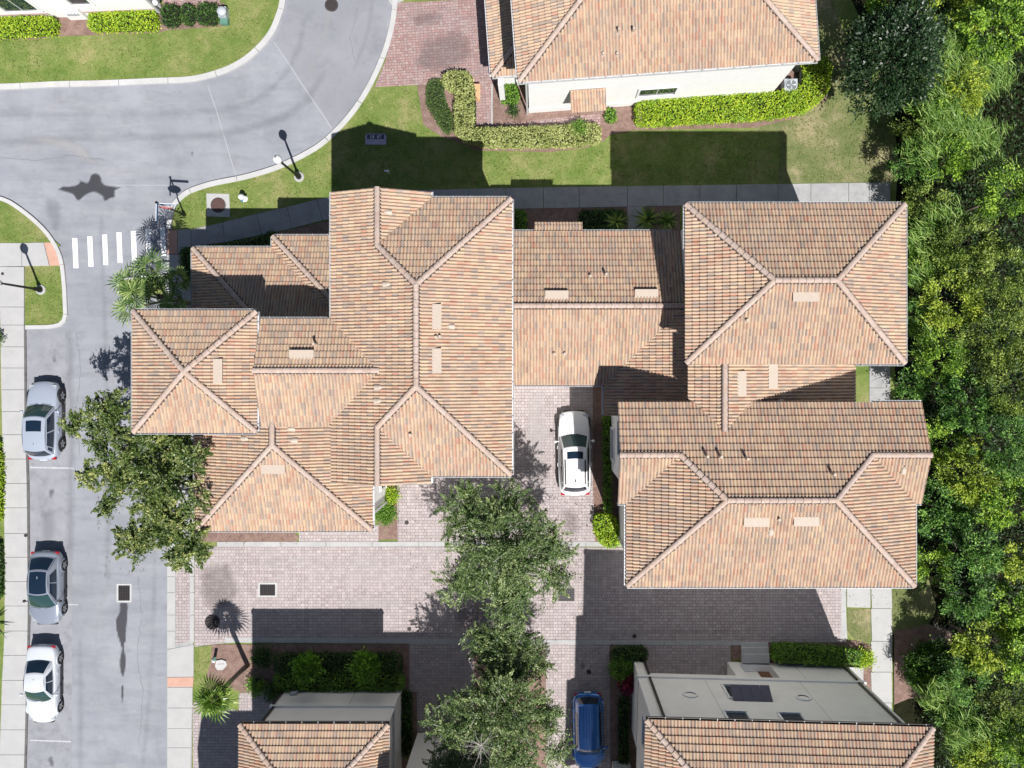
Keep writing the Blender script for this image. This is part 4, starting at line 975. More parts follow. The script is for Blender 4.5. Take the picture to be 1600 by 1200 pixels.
# north-west house (only its sunlit wall shows) ---------------------------------
E_ = empty('house', G(60, -60), label='house at the top with a white wall and mauve trim band above trimmed lime hedges', cat='house')
FE = Frame(252, 22, -math.radians(2.3)); wE = FE.w
walls_box(E_, FE, -420, -260, 0, 0, 6.4, M['wall_pink'])
RE = Roof(E_, FE)
RE.face([(-433,13),(13,13),(-123,-123),(-297,-123)], (0,13), 6.5, (0,-1)); RE.face([(13,13),(13,-273),(-123,-123)], (13,0), 6.5, (-1,0))
RE.face([(-433,13),(-297,-123),(-433,-273)], (-433,0), 6.5, (1,0)); RE.face([(-433,-273),(-297,-123),(-123,-123),(13,-273)], (0,-273), 6.5, (0,1))
build_roof(RE, 0, [], [])
for a, b in ((-420, -166), (-118, -1)):
    MB().prism([wE(a, 0), wE(b, 0), wE(b, 1.1), wE(a, 1.1)], .62, .80).build('trim_band', M['pink_band'], E_)
window(E_, FE, 'S', -196, 0, 1.15, 1.9, 1.7, M['wall_trim'], 2); window(E_, FE, 'S', -98, 0, 1.7, 1.1, 1.3, M['wall_trim'], 1)
b_ = MB(); b_.prism([wE(-140,0), wE(-112,0), wE(-112,5), wE(-140,5)], .0, 1.3); b_.build('meter_cabinet', M['wall_trim'], E_)
for i in range(4): MB().prism([wE(-134+i*4.6,5.1), wE(-131+i*4.6,5.1), wE(-131+i*4.6,6.6), wE(-134+i*4.6,6.6)], .75, 1.0).build('meter', M['grey_plas'], E_)
downspout(E_, wE(2,2,0), wE(2,2,6), M['gutter'])

# south-west townhouse ------------------------------------------------------------
FF = empty('townhouse', G(536, 1180), label='pale grey-cream townhouse with a stepped wall and clay tile roof, behind two bushy citrus trees', cat='townhouse', group='townhouses with clay tile roofs')
RF = Roof(FF, F0); w = F0.w; zf = 6.6; zfr = zp(zf, 100.4)
X0, X1, Y0 = 437.6, 638.4, 1057.7; Y1 = Y0+420
RF.face([(X0,Y0),(X1,Y0),(538,Y0+100.4)], (X0,Y0), zf, (0,1))
RF.face([(X0,Y0),(538,Y0+100.4),(538,Y1),(X0,Y1)], (X0,Y0), zf, (1,0))
RF.face([(X1,Y0),(X1,Y1),(538,Y1),(538,Y0+100.4)], (X1,Y0), zf, (-1,0))
RF.face([(640,1131),(790,1131),(790,1208),(640,1208)], (640,1131), 9, (0,1)); RF.face([(640,1208),(790,1208),(790,1285),(640,1285)], (640,1285), 9, (0,-1))
RF.face([(373,1254),(600,1254),(600,1330),(373,1330)], (373,1254), 9, (0,1)); RF.face([(373,1330),(600,1330),(600,1406),(373,1406)], (373,1406), 9, (0,-1))
walls_box(FF, F0, 653, 1144, 777, 1272, 8.95, M['wall_cream']); walls_box(FF, F0, 386, 1267, 590, 1393, 8.94, M['wall_cream'])
for q_ in ([(653.3,1144),(653.3,1272),(653.3,1208)], [(776.7,1144),(776.7,1272),(776.7,1208)]): gable(FF, F0, [(*q_[0], 8.9), (*q_[1], 8.9), (*q_[2], 10.0)], M['wall_cream'])
caps = [(w(X0,Y0,zf), w(538,Y0+100.4,zfr)), (w(X1,Y0,zf), w(538,Y0+100.4,zfr)), (w(538,Y0+100.4,zfr), w(538,Y0+160,zfr))]
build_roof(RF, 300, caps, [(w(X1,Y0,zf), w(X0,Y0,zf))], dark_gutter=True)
RF2 = [(w(X1,Y0+140,zf), w(X1,Y0,zf)), (w(X0,Y0,zf), w(X0,Y0+140,zf))]
for a, b in RF2: MB().tube([a - Vector((0,0,.06)), b - Vector((0,0,.06))], .06, 6).build('gutter', M['gutter'], FF)
walls_box(FF, F0, 447, 1077.5, 626, 1470, 6.56, M['wall_cream'])
walls_box(FF, F0, 444.5, 1074.8, 628.6, 1460, 2.55, M['wall_cream'])
MB().prism([w(443.6,1074), w(629.4,1074), w(629.4,1077.4), w(443.6,1077.4)], 2.56, 2.68).build('wall_ledge', M['wall_trim'], FF)
MB().prism([w(627,1077.6), w(630,1077.6), w(630,1300), w(627,1300)], 2.56, 2.68).build('wall_ledge', M['wall_trim'], FF)
MB().prism([w(626.2,1077.6), w(629,1077.6), w(629,1079.6), w(626.2,1079.6)], 2.7, 6.3).build('corner_trim', M['wall_trim'], FF)
for a in ((448, 1073.4, .1, 2.5), (450, 1076.2, 2.7, 6.4)):
    MB().box(tuple(w(a[0]-1.6, a[1]+1.6, a[2])), tuple(w(a[0]+1.6, a[1]-1.4, a[3]))).build('downspout', M['gutter_dark'], FF)
MB().box(tuple(w(462,1074.6,.5)), tuple(w(472,1071,1.2))).build('meter_box', M['grey_plas'], FF)
MB().prism([w(559,1074.7), w(560,1074.7), w(560,1074.3), w(559,1074.3)], .1, 2.5).build('control_joint', M['grey_plas'], FF)

# south-east townhouse --------------------------------------------------------------
FG = Frame(976, 1016, math.radians(1.54))
Gh = empty('townhouse', G(1150, 1120), label='three storey cream townhouse with a dark louvred awning over one window', cat='townhouse', group='townhouses with clay tile roofs')
RG = Roof(Gh, FG); w = FG.w; zg_ = 9.8; RUN = 179; zgr = zp(zg_, RUN)
RG.face([(0,0),(358,0),(179,179)], (0,0), zg_, (0,1))
RG.face([(0,0),(179,179),(179,330),(0,330)], (0,0), zg_, (1,0))
RG.face([(-12,100),(0,100),(0,330),(-12,330)], (0,0), zg_, (1,0)); RG.face([(-25,196),(-12,196),(-12,330),(-25,330)], (0,0), zg_, (1,0))
RG.face([(358,0),(358,330),(179,330),(179,179)], (358,0), zg_, (-1,0))
caps = [(w(0,0,zg_), w(110,110,zp(zg_,110))), (w(358,0,zg_), w(248,110,zp(zg_,110)))]
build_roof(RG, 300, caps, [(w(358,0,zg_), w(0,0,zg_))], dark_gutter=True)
for a, b in ((w(358,110,zg_), w(358,0,zg_)), (w(0,0,zg_), w(0,110,zg_))): MB().tube([a - Vector((0,0,.06)), b - Vector((0,0,.06))], .06, 6).build('gutter', M['gutter'], Gh)
yn = 15                                         # wall line below the eave
# upper storeys, one solid block; ground storey is built round the garage and porch openings
pu = lambda a, b, c, d, z0, z1, nm='wall', m='wall_cream': MB().prism([w(a,c), w(b,c), w(b,d), w(a,d)], z0, z1).build(nm, M[m], Gh)
pu(13, 346, yn, 330, 2.85, 9.76)
pu(10.5, 348.5, yn-2.6, yn+.4, 2.62, 2.85, 'wall_ledge', 'wall_trim')
pu(13, 29, yn-2, 120, -.05, 2.61); pu(29, 160, yn+22, 120, -.05, 2.6)                   # garage side wall and recessed garage front
MB().prism([w(34,yn+20.8), w(156,yn+20.8), w(156,yn+21.9), w(34,yn+21.9)], 0, 2.3).build('garage_door', M['wall_trim'], Gh)
pu(29, 160, yn-2, yn+3, 2.28, 2.61, 'garage_lintel')
pu(160, 176, yn-2, 120, -.05, 2.612); pu(176, 224, yn+9, 120, -.05, 2.6); pu(224, 346, yn-2, 120, -.05, 2.613)
pu(176, 224, yn-2, yn+3, 2.48, 2.61, 'porch_lintel')
MB().prism([w(205,yn+7.8), w(222,yn+7.8), w(222,yn+8.9), w(205,yn+8.9)], .5, 2.47).build('front_door', M['door'], Gh)
pu(176, 224, yn-2, yn+8.5, .0, .5, 'porch_floor', 'wall_trim')
pu(12, 14.5, yn-.2, yn+1.4, 2.9, 9.5, 'corner_trim', 'wall_trim')
pu(-15, 12, 172, 330, -.05, 2.9, 'side_bay', 'wall_trim')
for i in range(5): pu(-15.8, 12.9, 172+i*8, 172.9+i*8, 2.9, 2.93, 'bay_joint', 'grey_plas')
# windows of the top floor
for x in (127, 199): window(Gh, FG, 'N', x, yn, 7.35, 1.05, 1.45, M['wall_trim'], 1)
window(Gh, FG, 'N', 158, yn, 3.75, 1.95, 1.7, M['wall_trim'], 2)
window(Gh, FG, 'W', 13, 130, 5.6, 1.5, 1.6, M['wall_trim'], 1); window(Gh, FG, 'W', 13, 60, 5.6, 1.4, 1.6, M['wall_trim'], 2)
aw = empty('shutter_awning', w(158, yn, 5.5)); aw.parent = Gh; aw.matrix_parent_inverse = chain(Gh).inverted()
for i in range(4):                              # tilted dark louvre panel propped off the wall
    x0, x1 = 134 + i*13.8 + .3, 134 + (i+1)*13.8 - .3
    vs = [w(x0, yn-.6, 5.75), w(x1, yn-.6, 5.75), w(x1, yn-15, 4.95), w(x0, yn-15, 4.95)]
    mesh('louvre_panel', vs + [v + Vector((0,0,.05)) for v in vs], [(3,2,1,0),(4,5,6,7),(0,1,5,4),(1,2,6,5),(2,3,7,6),(3,0,4,7)], M['slate'], aw)
for x in (136, 187): MB().tube([w(x, yn-14, 4.98), w(x, yn-.6, 4.2)], .025, 6).build('prop_arm', M['black'], aw)
for x in (78, 236):                             # round gable-style ornaments on the wall
    c = w(x, yn, 5.15); o1 = (w(x, yn-1, 0) - w(x, yn, 0)).normalized(); t1 = o1.cross(Vector((0,0,1)))
    def oct_(r, d, n=8): return [c + (t1*math.cos(2*math.pi*(j+.5)/n) + Vector((0,0,1))*math.sin(2*math.pi*(j+.5)/n))*r + o1*d for j in range(n)]
    a8, b8, c8 = oct_(.42, .07), oct_(.30, .07), oct_(.42, 0)
    o = mesh('wall_ornament', a8+b8+c8, [(j,(j+1)%8,8+(j+1)%8,8+j) for j in range(8)] + [(16+j,16+(j+1)%8,(j+1)%8,j) for j in range(8)], M['wall_trim'], Gh)
    mesh('ornament_disc', oct_(.3, .02, 16), [tuple(range(16))], M['wall_cream'], o)
for x, nm in ((29, 'downspout'), (337, 'downspout')):
    MB().prism([w(x-1.6,yn-3.2), w(x+1.6,yn-3.2), w(x+1.6,yn-.7), w(x-1.6,yn-.7)], 2.9, 9.5).build(nm, M['gutter_dark'], Gh)
    MB().prism([w(x-1.6,yn-5), w(x+1.6,yn-5), w(x+1.6,yn-2.8), w(x-1.6,yn-2.8)], .1, 2.6).build(nm, M['gutter_dark'], Gh)
for x, z0, z1 in ((110, 2.9, 9.4), (250, 2.9, 9.4), (262, .1, 2.6)):
    MB().prism([w(x,yn-.25), w(x+.6,yn-.25), w(x+.6,yn-.02), w(x,yn-.02)] if z0 > 1 else [w(x,yn-2.25), w(x+.6,yn-2.25), w(x+.6,yn-2.02), w(x,yn-2.02)], z0, z1).build('control_joint', M['grey_plas'], Gh)
# steps up to the porch
st = empty('porch_steps', G(1178, 1015), label='three pale concrete steps leading up to the brown front door', cat='steps')
for i, (a, b) in enumerate([(1002, 1009), (1009, 1018), (1018, 1032)]):
    MB().prism(Gp([(1157, a+.2), (1199, a+.2), (1199, b), (1157, b)]), .02, .17 + .155*i).build('step', M['kerb'], st)
MB().prism(Gp([(1318, 1040), (1346, 1040), (1346, 1066), (1318, 1066)]), .02, .30).build('side_landing', M['ribbon'], Gh)
# ------------------------------------------------------------------ vehicles
def patch(fn, nu, nv): 
    vs = [fn(i/nu, j/nv) for j in range(nv+1) for i in range(nu+1)]
    fs = [(j*(nu+1)+i, j*(nu+1)+i+1, (j+1)*(nu+1)+i+1, (j+1)*(nu+1)+i) for j in range(nv) for i in range(nu)]
    return vs, fs
def car(name, label, gx, gy, rz, Lc, Wc, Hc, paint, kind, group=None, sunroof=False, rails=False, glassroof=False):
    root = empty(name, G(gx, gy, 0.003), rz, label=label, cat='car', group=group); WORLD[0] = False
    hw, hl = Wc/2, Lc/2; suv = kind == 'suv'; belt = .98 if suv else .90
    # lower body: rings along the length
    st = [(-hl, .74, .45, .70), (-hl+.06, .84, .34, .86), (-hl+.30, .955, .22, belt-.02), (-hl+.8, 1, .20, belt+.03), (-.3, 1, .19, belt), (.55, .995, .19, belt-.01), (hl-1.35, .985, .20, belt-.02), (hl-.75, .965, .20, belt-.10), (hl-.35, .91, .22, belt-.19), (hl-.10, .80, .30, belt-.30), (hl, .66, .42, .56)]
    rings = []
    for (y, wf, zb, zt) in st:
        W_ = hw*wf; m = (zb+zt)/2
        half = [(0, zb), (W_*.82, zb), (W_*.965, zb+.08), (W_*1.0, m-.02), (W_*.985, zt-.14), (W_*.93, zt-.03), (W_*.80, zt+.015), (W_*.4, zt+.045), (0, zt+.055)]
        ring = [(x, y, z) for x, z in half] + [(-x, y, z) for x, z in half[-2:0:-1]]
        # the plan curves in at nose and tail
        rings.append([(x, yy - (0.16*(abs(x)/hw)**2.4 if yy > hl-.5 else (-.12*(abs(x)/hw)**2.4 if yy < -hl+.35 else 0)), z) for x, yy, z in ring])
    n = len(rings[0]); vs = [p for r_ in rings for p in r_]
    fs = [(i*n+j, i*n+(j+1)%n, (i+1)*n+(j+1)%n, (i+1)*n+j) for i in range(len(rings)-1) for j in range(n)] + [tuple(range(n-1,-1,-1)), tuple(range((len(rings)-1)*n, len(rings)*n))]
    body = mesh('body', vs, fs, paint, root, True)
    sm = body.modifiers.new('round', 'SUBSURF'); sm.levels = 1; sm.render_levels = 2
    # greenhouse
    yc, yr0, yr1, yb = (hl-1.32, hl-2.05, -hl+.62, -hl+.22) if suv else (hl-1.35, hl-2.15, -hl+1.45, -hl+.72)
    if kind == 'glass': yc, yr0, yr1, yb = hl-1.05, hl-2.0, -hl+1.0, -hl+.25
    if kind == 'van': yc, yr0, yr1, yb = hl-.95, hl-1.6, -hl+.3, -hl+.12
    wb, wt = hw*.90, hw*(.70 if suv else .64); zb, zt = belt-.02, Hc
    lerp = lambda a, b, t: a+(b-a)*t
    def belt_y(x, y, k): return y - k*(x/wb)**2
    def wind(u, v, d=0):          # u across, v up
        x = lerp(-1, 1, u); W_ = lerp(wb*.97, wt, v)
        return (x*W_, lerp(yc, yr0, v) - .17*x*x*lerp(1, .55, v) + d*.8, lerp(zb, zt, v) + .04*math.sin(math.pi*v) + .035*(1-x*x)*v + d)
    def rear(u, v, d=0):
        x = lerp(-1, 1, u); W_ = lerp(wb*.93, wt*.96, v)
        return (x*W_, lerp(yb, yr1, v) + .14*x*x*lerp(1, .55, v) - d*.8, lerp(zb+.02, zt-.03, v) + .05*math.sin(math.pi*v) + .035*(1-x*x)*v + d)
    def roof(u, v, d=0):
        x = lerp(-1, 1, u); W_ = lerp(wt, wt*.96, v)
        ya, ybk = yr0 - .17*x*x*.55, yr1 + .14*x*x*.55
        return (x*W_, lerp(ya, ybk, v), zt + .035*(1-x*x) - .03*v + .05*math.sin(math.pi*v) + d)
    def side(s):
        def f(u, v, d=0):         # u front->rear along the car, v up
            a = wind(1 if s > 0 else 0, v); b = rear(1 if s > 0 else 0, v)
            bul = .035*math.sin(math.pi*u) + .05*math.sin(math.pi*v)*.5
            z = lerp(a[2], b[2], u) + .05*math.sin(math.pi*u)*v
            return (lerp(a[0], b[0], u) + s*(bul+d), lerp(a[1], b[1], u), z + d*.3)
        return f
    mb = MB()
    for f_ in (wind, rear, roof, side(1), side(-1)): mb.add(*patch(f_, 10, 6))
    cab = mb.build('cabin_shell', paint, root, True)
    def panel(fn, u0, u1, v0, v1, nm, mat, parent, d=.008, nu=8, nv=5):
        return mesh(nm, *patch(lambda u, v: fn(lerp(u0, u1, u), lerp(v0, v1, v), d), nu, nv), mat, parent, True)
    panel(wind, .04, .96, .05, .93, 'windscreen', M['windscreen'], root)
    panel(rear, .06, .94, .12, .9, 'rear_window', M['carglass'], root)
    for s in (1, -1):
        f_ = side(s)
        panel(f_, .07, .47, .12, .86, 'side_window', M['carglass'], root, .006); panel(f_, .50, .86 if suv else .80, .12, .84, 'side_window', M['carglass'], root, .006)
        if suv: panel(f_, .885, .965, .2, .72, 'side_window', M['carglass'], root, .006)
    if glassroof: panel(roof, .08, .92, .01, .97, 'glass_roof', M['carglass'], root, .01)
    if sunroof: panel(roof, .16, .84, .10, .42 if not rails else .28, 'sunroof', M['carglass'], root, .012)
    if rails:
        for s in (.07, .93): MB().tube([Vector(roof(s, v, .05)) for v in (.30, .45, .6, .8, .95)], .038, 6).build('roof_rail', M['trimblk'], root)
    if kind == 'van':
        for k in range(5): MB().tube([Vector(roof(.22+.14*k, v, .012)) for v in (.25, .5, .75, .93)], .018, 5).build('roof_rib', paint, root)
    MB().box((-.03, yr1+.30, zt-.02), (.03, yr1+.44, zt+.09)).build('antenna_fin', M['trimblk'] if rails else paint, root)
    # wheels
    R = .36 if suv else .335
    for s in (1, -1):
        for y in (hl-.88, -hl+.92):
            tm = MB(); x0, x1 = s*(hw-.24), s*(hw+.012); seg = 20
            prof = [(R-.12, x0), (R-.01, x0), (R, lerp(x0, x1, .2)), (R, lerp(x0, x1, .8)), (R-.02, x1), (R-.11, x1)]
            vs = [(x, y+math.cos(2*math.pi*j/seg)*r, R+math.sin(2*math.pi*j/seg)*r) for r, x in prof for j in range(seg)]
            tm.add(vs, [(i*seg+j, i*seg+(j+1)%seg, (i+1)*seg+(j+1)%seg, (i+1)*seg+j) for i in range(5) for j in range(seg)])
            wh = tm.build('wheel', M['rubber'], root)
            MB().add([(x1-s*.03, y+math.cos(2*math.pi*j/seg)*(R-.09), R+math.sin(2*math.pi*j/seg)*(R-.09)) for j in range(seg)], [tuple(range(seg))]).build('hub', M['trimblk'], wh)
            for k in range(5):
                a = 2*math.pi*k/5; m = MB(); ca, sa = math.cos(a), math.sin(a)
                q = [(.03, -.05), (R-.09, -.035), (R-.09, .035), (.03, .05)]
                m.add([(x1-s*.012, y + p*ca - t*sa, R + p*sa + t*ca) for p, t in q] + [(x1-s*.03, y + p*ca - t*sa, R + p*sa + t*ca) for p, t in q], [(0,1,2,3),(0,4,5,1),(1,5,6,2),(2,6,7,3)])
                m.build('spoke', M['alloy'], wh)
            # arch lip
            am = MB(); sg = 14; xa = s*(hw+.004)
            am.add([(xa, y+math.cos(math.pi*j/sg)*r, R+math.sin(math.pi*j/sg)*r) for r in (R+.015, R+.085) for j in range(sg+1)] + [(xa-s*.12, y+math.cos(math.pi*j/sg)*r, R+math.sin(math.pi*j/sg)*r) for r in (R+.015, R+.10) for j in range(sg+1)],
                   [(j, j+1, sg+2+j, sg+1+j) for j in range(sg)] + [(2*sg+2+j, 2*sg+3+j, j+1, j) for j in range(sg)] + [(sg+1+j, sg+2+j, 3*sg+4+j, 3*sg+3+j) for j in range(sg)])
            am.build('wheel_arch', M['trimblk'] if suv else paint, root)
    for s in (1, -1):
        m = MB(); m.tube([(s*(hw-.12), yc-.42, belt+.02), (s*(hw+.06), yc-.44, belt+.08)], .03, 6); m.lathe([(.02,-.07),(.075,-.06),(.09,0),(.07,.06),(.01,.075)], (s*(hw+.13), yc-.45, belt+.10), 10)
        m.build('mirror', M['trimblk'] if glassroof else paint, root, True)
        MB().box((hw*.56 if s > 0 else -hw*.84, hl-.50, belt-.34), (hw*.84 if s > 0 else -hw*.56, hl-.235, belt-.215)).build('headlight', M['lens'], root)
        MB().box((hw*.62 if s > 0 else -hw*.86, -hl+.055, belt-.24), (hw*.86 if s > 0 else -hw*.62, -hl+.20, belt-.12)).build('tail_light', M['tail'], root)
        for y in (.25, -.75): MB().box((s*hw-.01, y, belt-.17), (s*(hw+.035), y+.2, belt-.135)).build('door_handle', paint, root)
        MB().box((s*(hw*.99) - .02, -hl+1.35, .22), (s*(hw*.99) + .02, hl-1.35, .34)).build('sill', M['trimblk'], root)
    MB().box((-hw*.62, hl-.16, .36), (hw*.62, hl-.005, .52)).build('grille', M['trimblk'], root)
    MB().box((-.2, -hl-.004, .60), (.2, -hl+.04, .71)).build('number_plate', M['white'], root)
    for s in (-.42, .42): MB().tube([(s*hw*2*.15, yc-.02, belt+.075), (s*hw*1.6, yc-.13, belt+.13)], .012, 4).build('wiper', M['trimblk'], root)
    WORLD[0] = True
    return root
PK = 'cars parked along the pavement'
car('parked_car', 'silver SUV with a large dark sunroof, parked nose up beside the pavement', 79, 656, 0, 4.62, 1.86, 1.62, M['paint_silver'], 'suv', PK, sunroof=True)
car('parked_car', 'grey silver saloon with a full black glass roof, parked between two pale cars', 82, 914, math.pi, 4.35, 1.84, 1.44, M['paint_grey'], 'glass', PK, glassroof=True)
car('parked_car', 'pale silver saloon with a plain painted roof, parked beside the pavement', 76.5, 1062, math.pi, 4.6, 1.80, 1.45, M['paint_pale'], 'sedan', PK)
car('parked_car', 'white SUV with black roof rails and small sunroof, parked on the paver driveway', 896.5, 706, math.radians(1), 4.95, 1.92, 1.70, M['paint_white'], 'suv', 'cars parked on driveways', sunroof=True, rails=True)
car('parked_car', 'deep blue van with a ribbed roof, half in shade beside the big oak', 918, 1134, math.pi + math.radians(1), 4.5, 1.80, 1.72, M['paint_blue'], 'van', 'cars parked on driveways')

# ------------------------------------------------------------------ street furniture
def lamp(gx, gy, label):
    r = empty('street_lamp', G(gx, gy, .08), label=label, cat='street lamp', group='globe street lamps')
    b = G(gx, gy, .08)
    MB().lathe([(.30, -.1), (.30, .04), (.27, .07)], b, 18).build('footing', M['ribbon'], r)
    MB().lathe([(.17, .07), (.17, .18), (.12, .32), (.12, .62), (.07, .78), (.062, 3.25), (.045, 3.55), (.09, 3.60), (.13, 3.72), (.06, 3.76)], b, 14).build('pole', M['black'], r, True)
    MB().lathe([(.10, 3.76), (.19, 3.86), (.235, 4.02), (.225, 4.18), (.15, 4.34), (.05, 4.42)], b, 18).build('globe', M['white'], r, True)
    MB().lathe([(.06, 4.42), (.07, 4.46), (.02, 4.56)], b, 8).build('finial', M['grey_plas'], r)
    return r
lamp(468, 277, 'black post lamp with a white globe on the grass verge by the kerb bend')
lamp(65, 453, 'black post lamp on the small square lawn by the crosswalk')
# stop sign post with street-name blades
r = empty('street_sign', G(289, 336, .08), label='black sign post with a stop sign and two blue street-name blades at the crosswalk corner', cat='street sign')
b = G(289, 336, .08)
MB().lathe([(.12, -.05), (.10, .3), (.05, .4), (.045, 3.55), (.08, 3.6), (.01, 3.72)], b, 10).build('pole', M['black'], r, True)
a = math.radians(8)
def rotb(m, x0, x1, y0, y1, z0, z1, ang):
    c_, s_ = math.cos(ang), math.sin(ang)
    p = [(b.x + x*c_ - y*s_, b.y + x*s_ + y*c_, b.z + z) for z in (z0, z1) for x, y in ((x0,y0),(x1,y0),(x1,y1),(x0,y1))]
    return m.add(p, [(0,3,2,1),(4,5,6,7),(0,1,5,4),(1,2,6,5),(2,3,7,6),(3,0,4,7)])
for ang, nm in ((-.06, 'name_blade'), (math.pi/2 - .03, 'name_blade')):
    o = rotb(MB(), -.05, 1.0, -.02, .02, 3.18 if ang < 0 else 3.40, 3.36 if ang < 0 else 3.58, ang if ang < 0 else ang - math.pi).build(nm, M['blue'], r)
    rotb(MB(), -.06, 1.01, -.014, .014, 3.36 if ang < 0 else 3.58, 3.385 if ang < 0 else 3.605, ang if ang < 0 else ang - math.pi).build('blade_edge', M['white'], o)
oc = [(math.cos(math.pi/4*(j+.5))*.40, math.sin(math.pi/4*(j+.5))*.40) for j in range(8)]
def octagon(y, s): return [(b.x + x*s, b.y + y, b.z + 2.55 + z*s) for x, z in oc]
o = mesh('stop_plate', octagon(-.075, 1) + octagon(-.060, 1), [tuple(range(8)), tuple(range(15, 7, -1))] + [(j, 8+j, 8+(j+1)%8, (j+1)%8) for j in range(8)], M['white'], r)
mesh('stop_face', octagon(-.079, .93) + octagon(-.076, .93), [tuple(range(8))] + [(j, 8+j, 8+(j+1)%8, (j+1)%8) for j in range(8)], M['red'], o)
def text(s, loc, size, mat, parent, rot=(0, 0, 0), ext=.004):
    c = bpy.data.curves.new('lettering', 'FONT'); c.body = s; c.size = size; c.extrude = ext; c.align_x = 'CENTER'; c.align_y = 'CENTER'
    c.materials.append(mat); t0 = bpy.data.objects.new('lettering_source', c); me = bpy.data.meshes.new_from_object(t0); bpy.data.objects.remove(t0)
    t = bpy.data.objects.new('lettering', me); C.objects.link(t)
    t.location = loc; t.rotation_euler = rot; t.parent = parent; t.matrix_parent_inverse = chain(parent).inverted(); return t
text('STOP', (b.x, b.y - .082, b.z + 2.55), .26, M['white'], o, (math.pi/2, 0, 0), .002)

def cover(gx, gy, rad, z, label, pad=None, mat='iron', name='manhole_cover', cat='manhole cover', group='round covers set in the paving'):
    r = empty(name, G(gx, gy, z), label=label, cat=cat, group=group); c = G(gx, gy, z)
    if pad:
        vs = [(c.x + pad*sx*(1 + .06*(q % 2)), c.y + pad*sy, 0) for q, (sx, sy) in enumerate(((-1,-1),(1,-1.06),(.98,1),(-1,1.04)))]
        MB().prism(vs, z-.1, z+.02).build('pad', M['concrete'], r); c.z += .02
    MB().lathe([(rad*1.12, -.03), (rad*1.12, .006), (rad*1.02, .008), (rad*1.01, -.01)], c, 24, cap=False).build('frame_ring', M['iron'], r)
    o = MB().lathe([(rad, .0), (rad, .018), (rad*.9, .02)], c, 24).build('lid', M[mat], r)
    if rad > .2:
        for k in range(1, 4): MB().lathe([(rad*.25*k+.012, .02), (rad*.25*k+.012, .027), (rad*.25*k-.012, .027), (rad*.25*k-.014, .02)], c, 20, cap=False).build('lid_ring', M[mat], o)
    return r
cover(518, 8, .36, .0, 'iron manhole cover in the curved road at the top')
M['rust'] = simple('rusty_brown_iron', (.085, .045, .04), .8, noise=.3, scale=20, bump=.5)
cover(342, 321, .40, .085, 'brown round cover on a pale square concrete pad in the verge', pad=.66, mat='rust')
cover(333, 971, .40, .108, 'large round iron cover in the paver lane beside the palm shadow')
cover(636, 816, .11, .108, 'small round cap in the driveway near the round clipped shrub', name='cleanout_cap', cat='drain cap', group='small drain caps')
cover(640, 982, .11, .109, 'small dark cap in the lane, near the shaded end of the south driveway', name='cleanout_cap', cat='drain cap', group='small drain caps')
cover(991, 993, .11, .109, 'small dark cap at the south edge of the shaded lane', name='cleanout_cap', cat='drain cap', group='small drain caps')
cover(920, 1049, .13, .108, 'small dark cap in the driveway just above the blue van', name='cleanout_cap', cat='drain cap', group='small drain caps')
cover(6, 428, .08, .12, 'small dark cap in the pavement by the square lawn', name='cleanout_cap', cat='drain cap', group='small drain caps')
cover(42, 836, .09, .12, 'small dark cap at the pavement edge above the glass-roofed car', name='cleanout_cap', cat='drain cap', group='small drain caps')
def drain(gx, gy, hx, hy, z, label, rim=True):
    r = empty('storm_drain', G(gx, gy, z), label=label, cat='storm drain', group='storm drain grates'); c = G(gx, gy, z)
    k = .10 if rim else .03; m = MB()
    for a_, b_ in (((-hx-k, -hy-k), (hx+k, -hy)), ((-hx-k, hy), (hx+k, hy+k)), ((-hx-k, -hy), (-hx, hy)), ((hx, -hy), (hx+k, hy))):
        m.box((c.x+a_[0], c.y+a_[1], z-.04), (c.x+b_[0], c.y+b_[1], z+.012))
    m.build('drain_frame', M['kerb'] if rim else M['iron'], r)
    MB().box((c.x-hx, c.y-hy, z-.02), (c.x+hx, c.y+hy, z+.002)).build('drain_pit', M['black'], r)
    n = 7
    for i in range(n):
        x = c.x - hx + (i+.5)*2*hx/n; MB().box((x-.016, c.y-hy, z+.003), (x+.016, c.y+hy, z+.013)).build('grate_bar', M['iron'], r)
    for i in range(5):
        y = c.y - hy + (i+.5)*2*hy/5; MB().box((c.x-hx, y-.012, z+.002), (c.x+hx, y+.012, z+.010)).build('grate_bar', M['iron'], r)
drain(194, 926.5, .34, .45, .001, 'storm drain with a pale rim in the road above the damp streak')
drain(419, 921, .45, .33, .108, 'storm drain with a pale rim in the sunlit paver lane')
drain(885, 928.5, .44, .34, .108, 'green-black grate without pale rim, right of the big oak', rim=False)

# hydrant
r = empty('fire_hydrant', G(383, 311, .08), label='white and blue fire hydrant on the verge beside the square pad', cat='fire hydrant'); c = G(383, 311, .08)
MB().lathe([(.20, 0), (.20, .06), (.12, .08), (.12, .52), (.17, .54), (.17, .60)], c, 14).build('barrel', M['white'], r, True)
MB().lathe([(.15, .60), (.14, .68), (.09, .76), (.03, .78), (.03, .84)], c, 14).build('bonnet', M['white'], r, True)
M['hyblue'] = simple('hydrant_blue', (.10, .25, .50), .45)
for dx, dy in ((.22, 0), (-.22, 0), (0, -.24)):
    MB().tube([c + Vector((0, 0, .42)), c + Vector((dx, dy, .42))], .065, 10).build('nozzle', M['hyblue'] if dy else M['white'], r)
